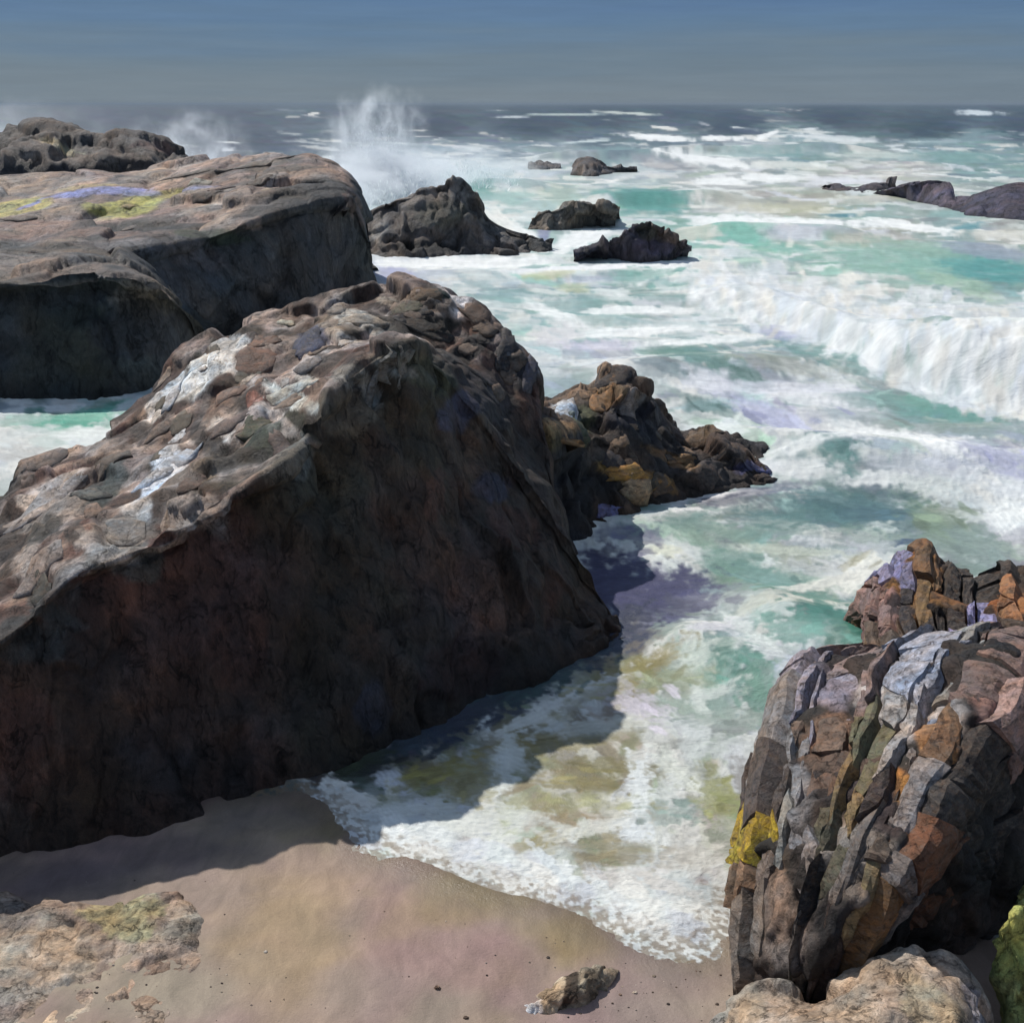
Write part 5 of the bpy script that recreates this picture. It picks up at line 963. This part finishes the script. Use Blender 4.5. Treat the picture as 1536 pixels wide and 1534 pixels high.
# foam edges broken up by fine froth
ad = N(t, 'ShaderNodeMath', operation='MULTIPLY_ADD'); ad.inputs[1].default_value = .5; t.links.new(n2.outputs['Fac'], ad.inputs[0]); t.links.new(fa.outputs['Fac'], ad.inputs[2])
fk = maprange(t, ad.outputs[0], .55, 1.0, 0, 1)
f1 = maprange(t, n1.outputs['Fac'], .3, .7, .86, 1.12); s1 = scale_col(t, a.outputs['Color'], f1.outputs[0])
fmix = N(t, 'ShaderNodeMix', data_type='RGBA'); fmix.inputs[7].default_value = L4((228, 231, 228))
fam = N(t, 'ShaderNodeMath', operation='MULTIPLY'); fam.inputs[1].default_value = .22; t.links.new(fk.outputs[0], fam.inputs[0])
t.links.new(fam.outputs[0], fmix.inputs[0]); t.links.new(s1.outputs[0], fmix.inputs[6]); t.links.new(fmix.outputs[2], p.inputs['Base Color'])
rr = maprange(t, fk.outputs[0], 0, 1, .38, .8); t.links.new(rr.outputs[0], p.inputs['Roughness'])
spc = maprange(t, fk.outputs[0], 0, 1, .2, .1); t.links.new(spc.outputs[0], p.inputs['Specular IOR Level'])
hs = N(t, 'ShaderNodeMath', operation='MULTIPLY_ADD'); hs.inputs[1].default_value = .35; t.links.new(n2.outputs['Fac'], hs.inputs[0]); t.links.new(n1.outputs['Fac'], hs.inputs[2])
bp = N(t, 'ShaderNodeBump'); bp.inputs['Strength'].default_value = .5; bp.inputs['Distance'].default_value = .12; t.links.new(hs.outputs[0], bp.inputs['Height']); t.links.new(bp.outputs[0], p.inputs['Normal'])
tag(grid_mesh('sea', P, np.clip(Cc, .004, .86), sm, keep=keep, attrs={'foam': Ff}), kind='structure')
# the same water carried on past both sides of the surveyed fan
for e_, w_ in ((0, -5200), (nU - 1, 5200)):
    rr_ = [i for i in range(3, nV) if sdv[i, e_] < .3]
    A_ = P[rr_, e_]; B_ = np.stack([PZ(U[e_] + w_, V[i]) for i in rr_]); B_[:, 2] = A_[:, 2]; t_ = np.linspace(0, 1, 24)[None, :, None]
    Q_ = A_[:, None] * (1 - t_) + B_[:, None] * t_
    if w_ < 0: Q_ = Q_[:, ::-1]
    tag(grid_mesh('sea', Q_, np.clip(np.repeat(Cc[rr_, e_][:, None], 24, 1), .004, .86), sm, attrs={'foam': np.repeat(Ff[rr_, e_][:, None] * .8, 24, 1)}), kind='structure')
# the sea and its bed beyond the surveyed fan
bm_, t, p = mat('deep_water'); p.inputs['Base Color'].default_value = L4((70, 92, 100)); p.inputs['Roughness'].default_value = .3
q = np.array([[(-60000, -20, -3.2), (60000, -20, -3.2)], [(-60000, 90000, -3.2), (60000, 90000, -3.2)]], float)
tag(grid_mesh('sea_bed', q, None, bm_), kind='structure')

# ------------------------------------------------------------------ spray thrown up by the swell
def spray(label, u0, Yp, wid, hgt, dens, ndrop, seed, lean=0.0, colr=(226, 234, 238)):
    """a plume: a cloud of droplets with the mist it leaves hanging"""
    base = PY(u0, 0, Yp); x0 = base[0]
    root = bpy.data.objects.new('sea_spray', None); COL.objects.link(root); root.location = (x0, Yp, 0)
    tag(root, label, 'spray')
    r2 = np.random.default_rng(seed)
    hh = r2.beta(.8, 3.4, ndrop) * hgt; sx = wid * (.5 - .25 * hh / hgt)
    jet = r2.integers(0, 7, ndrop); jx = r2.uniform(-.8, .8, 7)[jet]
    X_ = (jx + r2.normal(0, .22, ndrop)) * sx + lean * hh; Y_ = r2.normal(0, wid * .16, ndrop); Z_ = hh
    Z_ = np.minimum(Z_, hgt * (1 - .8 * np.abs(X_ - lean * hh) / (wid * .75)).clip(.05, 1)) 
    s = wid * .0062 * r2.uniform(.3, 1.6, ndrop) * (1.25 - hh / hgt)
    tet = np.array([(0, 0, -1.9), (.55, .1, -.1), (0, 0, 1.6), (-.5, -.1, .2)], float)
    th = r2.uniform(0, np.pi, ndrop); tl = r2.normal(0, .45, ndrop)
    Rz = np.zeros((ndrop, 3, 3)); Rz[:, 0, 0] = np.cos(th); Rz[:, 0, 1] = -np.sin(th); Rz[:, 1, 0] = np.sin(th); Rz[:, 1, 1] = np.cos(th); Rz[:, 2, 2] = 1; Rz[:, 0, 2] = tl
    Vt = np.einsum('nij,kj->nki', Rz, tet) * s[:, None, None] + np.stack([X_, Y_, Z_], -1)[:, None]
    Fc = (np.array([(0, 1, 2), (0, 2, 3)])[None] + 4 * np.arange(ndrop)[:, None, None]).reshape(-1, 3)
    me = bpy.data.meshes.new('droplets'); me.vertices.add(ndrop * 4); me.vertices.foreach_set('co', Vt.reshape(-1).astype(np.float32))
    me.loops.add(Fc.size); me.loops.foreach_set('vertex_index', Fc.reshape(-1).astype(np.int32)); me.polygons.add(len(Fc))
    me.polygons.foreach_set('loop_start', (np.arange(len(Fc)) * 3).astype(np.int32)); me.update(calc_edges=True)
    o = bpy.data.objects.new('droplets', me); COL.objects.link(o); o.parent = root; o['kind'] = 'stuff'; me.materials.append(M_drop)
    # mist
    vm = bpy.data.materials.new('spray_mist'); vm.use_nodes = True; t = vm.node_tree; t.nodes.clear()
    out = N(t, 'ShaderNodeOutputMaterial'); pv = N(t, 'ShaderNodeVolumePrincipled'); t.links.new(pv.outputs[0], out.inputs['Volume'])
    pv.inputs['Color'].default_value = (.93, .96, 1, 1); pv.inputs['Anisotropy'].default_value = .35
    tcx = N(t, 'ShaderNodeTexCoord'); ln = N(t, 'ShaderNodeVectorMath', operation='LENGTH')
    wn = noise(t, tcx.outputs['Object'], 1.7 + .1 * seed, 3, .6); wn.inputs['Detail'].default_value = 3
    w1_ = N(t, 'ShaderNodeVectorMath', operation='SUBTRACT'); w1_.inputs[1].default_value = (.5, .5, .42); t.links.new(wn.outputs['Color'], w1_.inputs[0])
    w2_ = N(t, 'ShaderNodeVectorMath', operation='MULTIPLY_ADD'); w2_.inputs[1].default_value = (1.9, .8, 1.9); t.links.new(w1_.outputs[0], w2_.inputs[0]); t.links.new(tcx.outputs['Object'], w2_.inputs[2])
    t.links.new(w2_.outputs[0], ln.inputs[0])
    l0_ = N(t, 'ShaderNodeVectorMath', operation='LENGTH'); t.links.new(tcx.outputs['Object'], l0_.inputs[0]); inner = maprange(t, l0_.outputs['Value'], .7, .97, 1, 0)
    fall = maprange(t, ln.outputs['Value'], .1, .95, 1, 0)
    mpz = N(t, 'ShaderNodeMapping'); mpz.inputs['Scale'].default_value = (2.3, 2.3, 1.5); mpz.inputs['Location'].default_value = (seed, 0, 0); t.links.new(tcx.outputs['Object'], mpz.inputs[0])
    nn = noise(t, mpz.outputs[0], 1.8, 7, .72, 1.1); nm = maprange(t, nn.outputs['Fac'], .46, .62, 0, 1.8)
    pw_ = N(t, 'ShaderNodeMath', operation='MULTIPLY'); t.links.new(fall.outputs[0], pw_.inputs[0]); t.links.new(nm.outputs[0], pw_.inputs[1])
    sd_ = N(t, 'ShaderNodeMath', operation='MULTIPLY'); sd_.inputs[1].default_value = dens; t.links.new(pw_.outputs[0], sd_.inputs[0]); sd2 = N(t, 'ShaderNodeMath', operation='MULTIPLY'); t.links.new(sd_.outputs[0], sd2.inputs[0]); t.links.new(inner.outputs[0], sd2.inputs[1]); t.links.new(sd2.outputs[0], pv.inputs['Density'])
    import bmesh
    b = bmesh.new(); bmesh.ops.create_icosphere(b, subdivisions=3, radius=1.0); me2 = bpy.data.meshes.new('mist'); b.to_mesh(me2); b.free(); me2.materials.append(vm)
    o2 = bpy.data.objects.new('mist', me2); COL.objects.link(o2); o2.parent = root; o2.location = (lean * hgt * .5, 0, hgt * .45); o2.scale = (wid * .75, wid * .5, hgt * .85); o2['kind'] = 'stuff'
M_drop, t, p = mat('droplets'); p.inputs['Base Color'].default_value = L4((236, 242, 242)); p.inputs['Roughness'].default_value = .8
tr = N(t, 'ShaderNodeBsdfTranslucent'); tr.inputs['Color'].default_value = L4((236, 242, 242)); mxs = N(t, 'ShaderNodeMixShader'); mxs.inputs[0].default_value = .55
t.links.new(p.outputs[0], mxs.inputs[1]); t.links.new(tr.outputs[0], mxs.inputs[2]); t.links.new(mxs.outputs[0], t.nodes['Material Output'].inputs[0])
spray('tall burst of white spray shooting above the horizon at the top centre', 556, 104, 8.6, 8.6, .8, 8000, 3)
spray('dense boiling white water at the foot of the tall spray burst', 570, 100, 13.0, 3.8, 1.0, 5000, 13)
spray('soft drifting veil of spray over the left end of the far ridge', 262, 96, 10.0, 7.0, .5, 900, 4, lean=-.1)
spray('broad pale mist hanging at the upper left edge behind the far ridge', -20, 112, 18.0, 8.0, .10, 60, 5)
spray('low fan of spray blowing off the surf right of the tall burst', 680, 118, 18, 4.0, .34, 3000, 6, lean=-.3)
spray('small spurt of white water behind the crest of the broad left rock', 365, 84, 6.6, 3.4, .8, 2200, 7)
spray('short splash of white water just behind the dome of the left rock', 470, 84, 8.4, 4.6, .7, 2500, 9)

# thin sea air that softens the horizon
am = bpy.data.materials.new('sea_air'); am.use_nodes = True; t = am.node_tree; t.nodes.clear()
out = N(t, 'ShaderNodeOutputMaterial'); pv = N(t, 'ShaderNodeVolumePrincipled'); t.links.new(pv.outputs[0], out.inputs['Volume'])
pv.inputs['Color'].default_value = (.36, .43, .50, 1); pv.inputs['Density'].default_value = 1.1e-4
bx = [(x, y, z) for z in (-5, 16) for y in (-60, 95000) for x in (-70000, 70000)]
me = bpy.data.meshes.new('haze'); me.from_pydata(bx, [], [(0, 2, 3, 1), (4, 5, 7, 6), (0, 1, 5, 4), (2, 6, 7, 3), (0, 4, 6, 2), (1, 3, 7, 5)]); me.materials.append(am)
tag(bpy.data.objects.new('haze', me), kind='stuff'); COL.objects.link(bpy.data.objects['haze'])
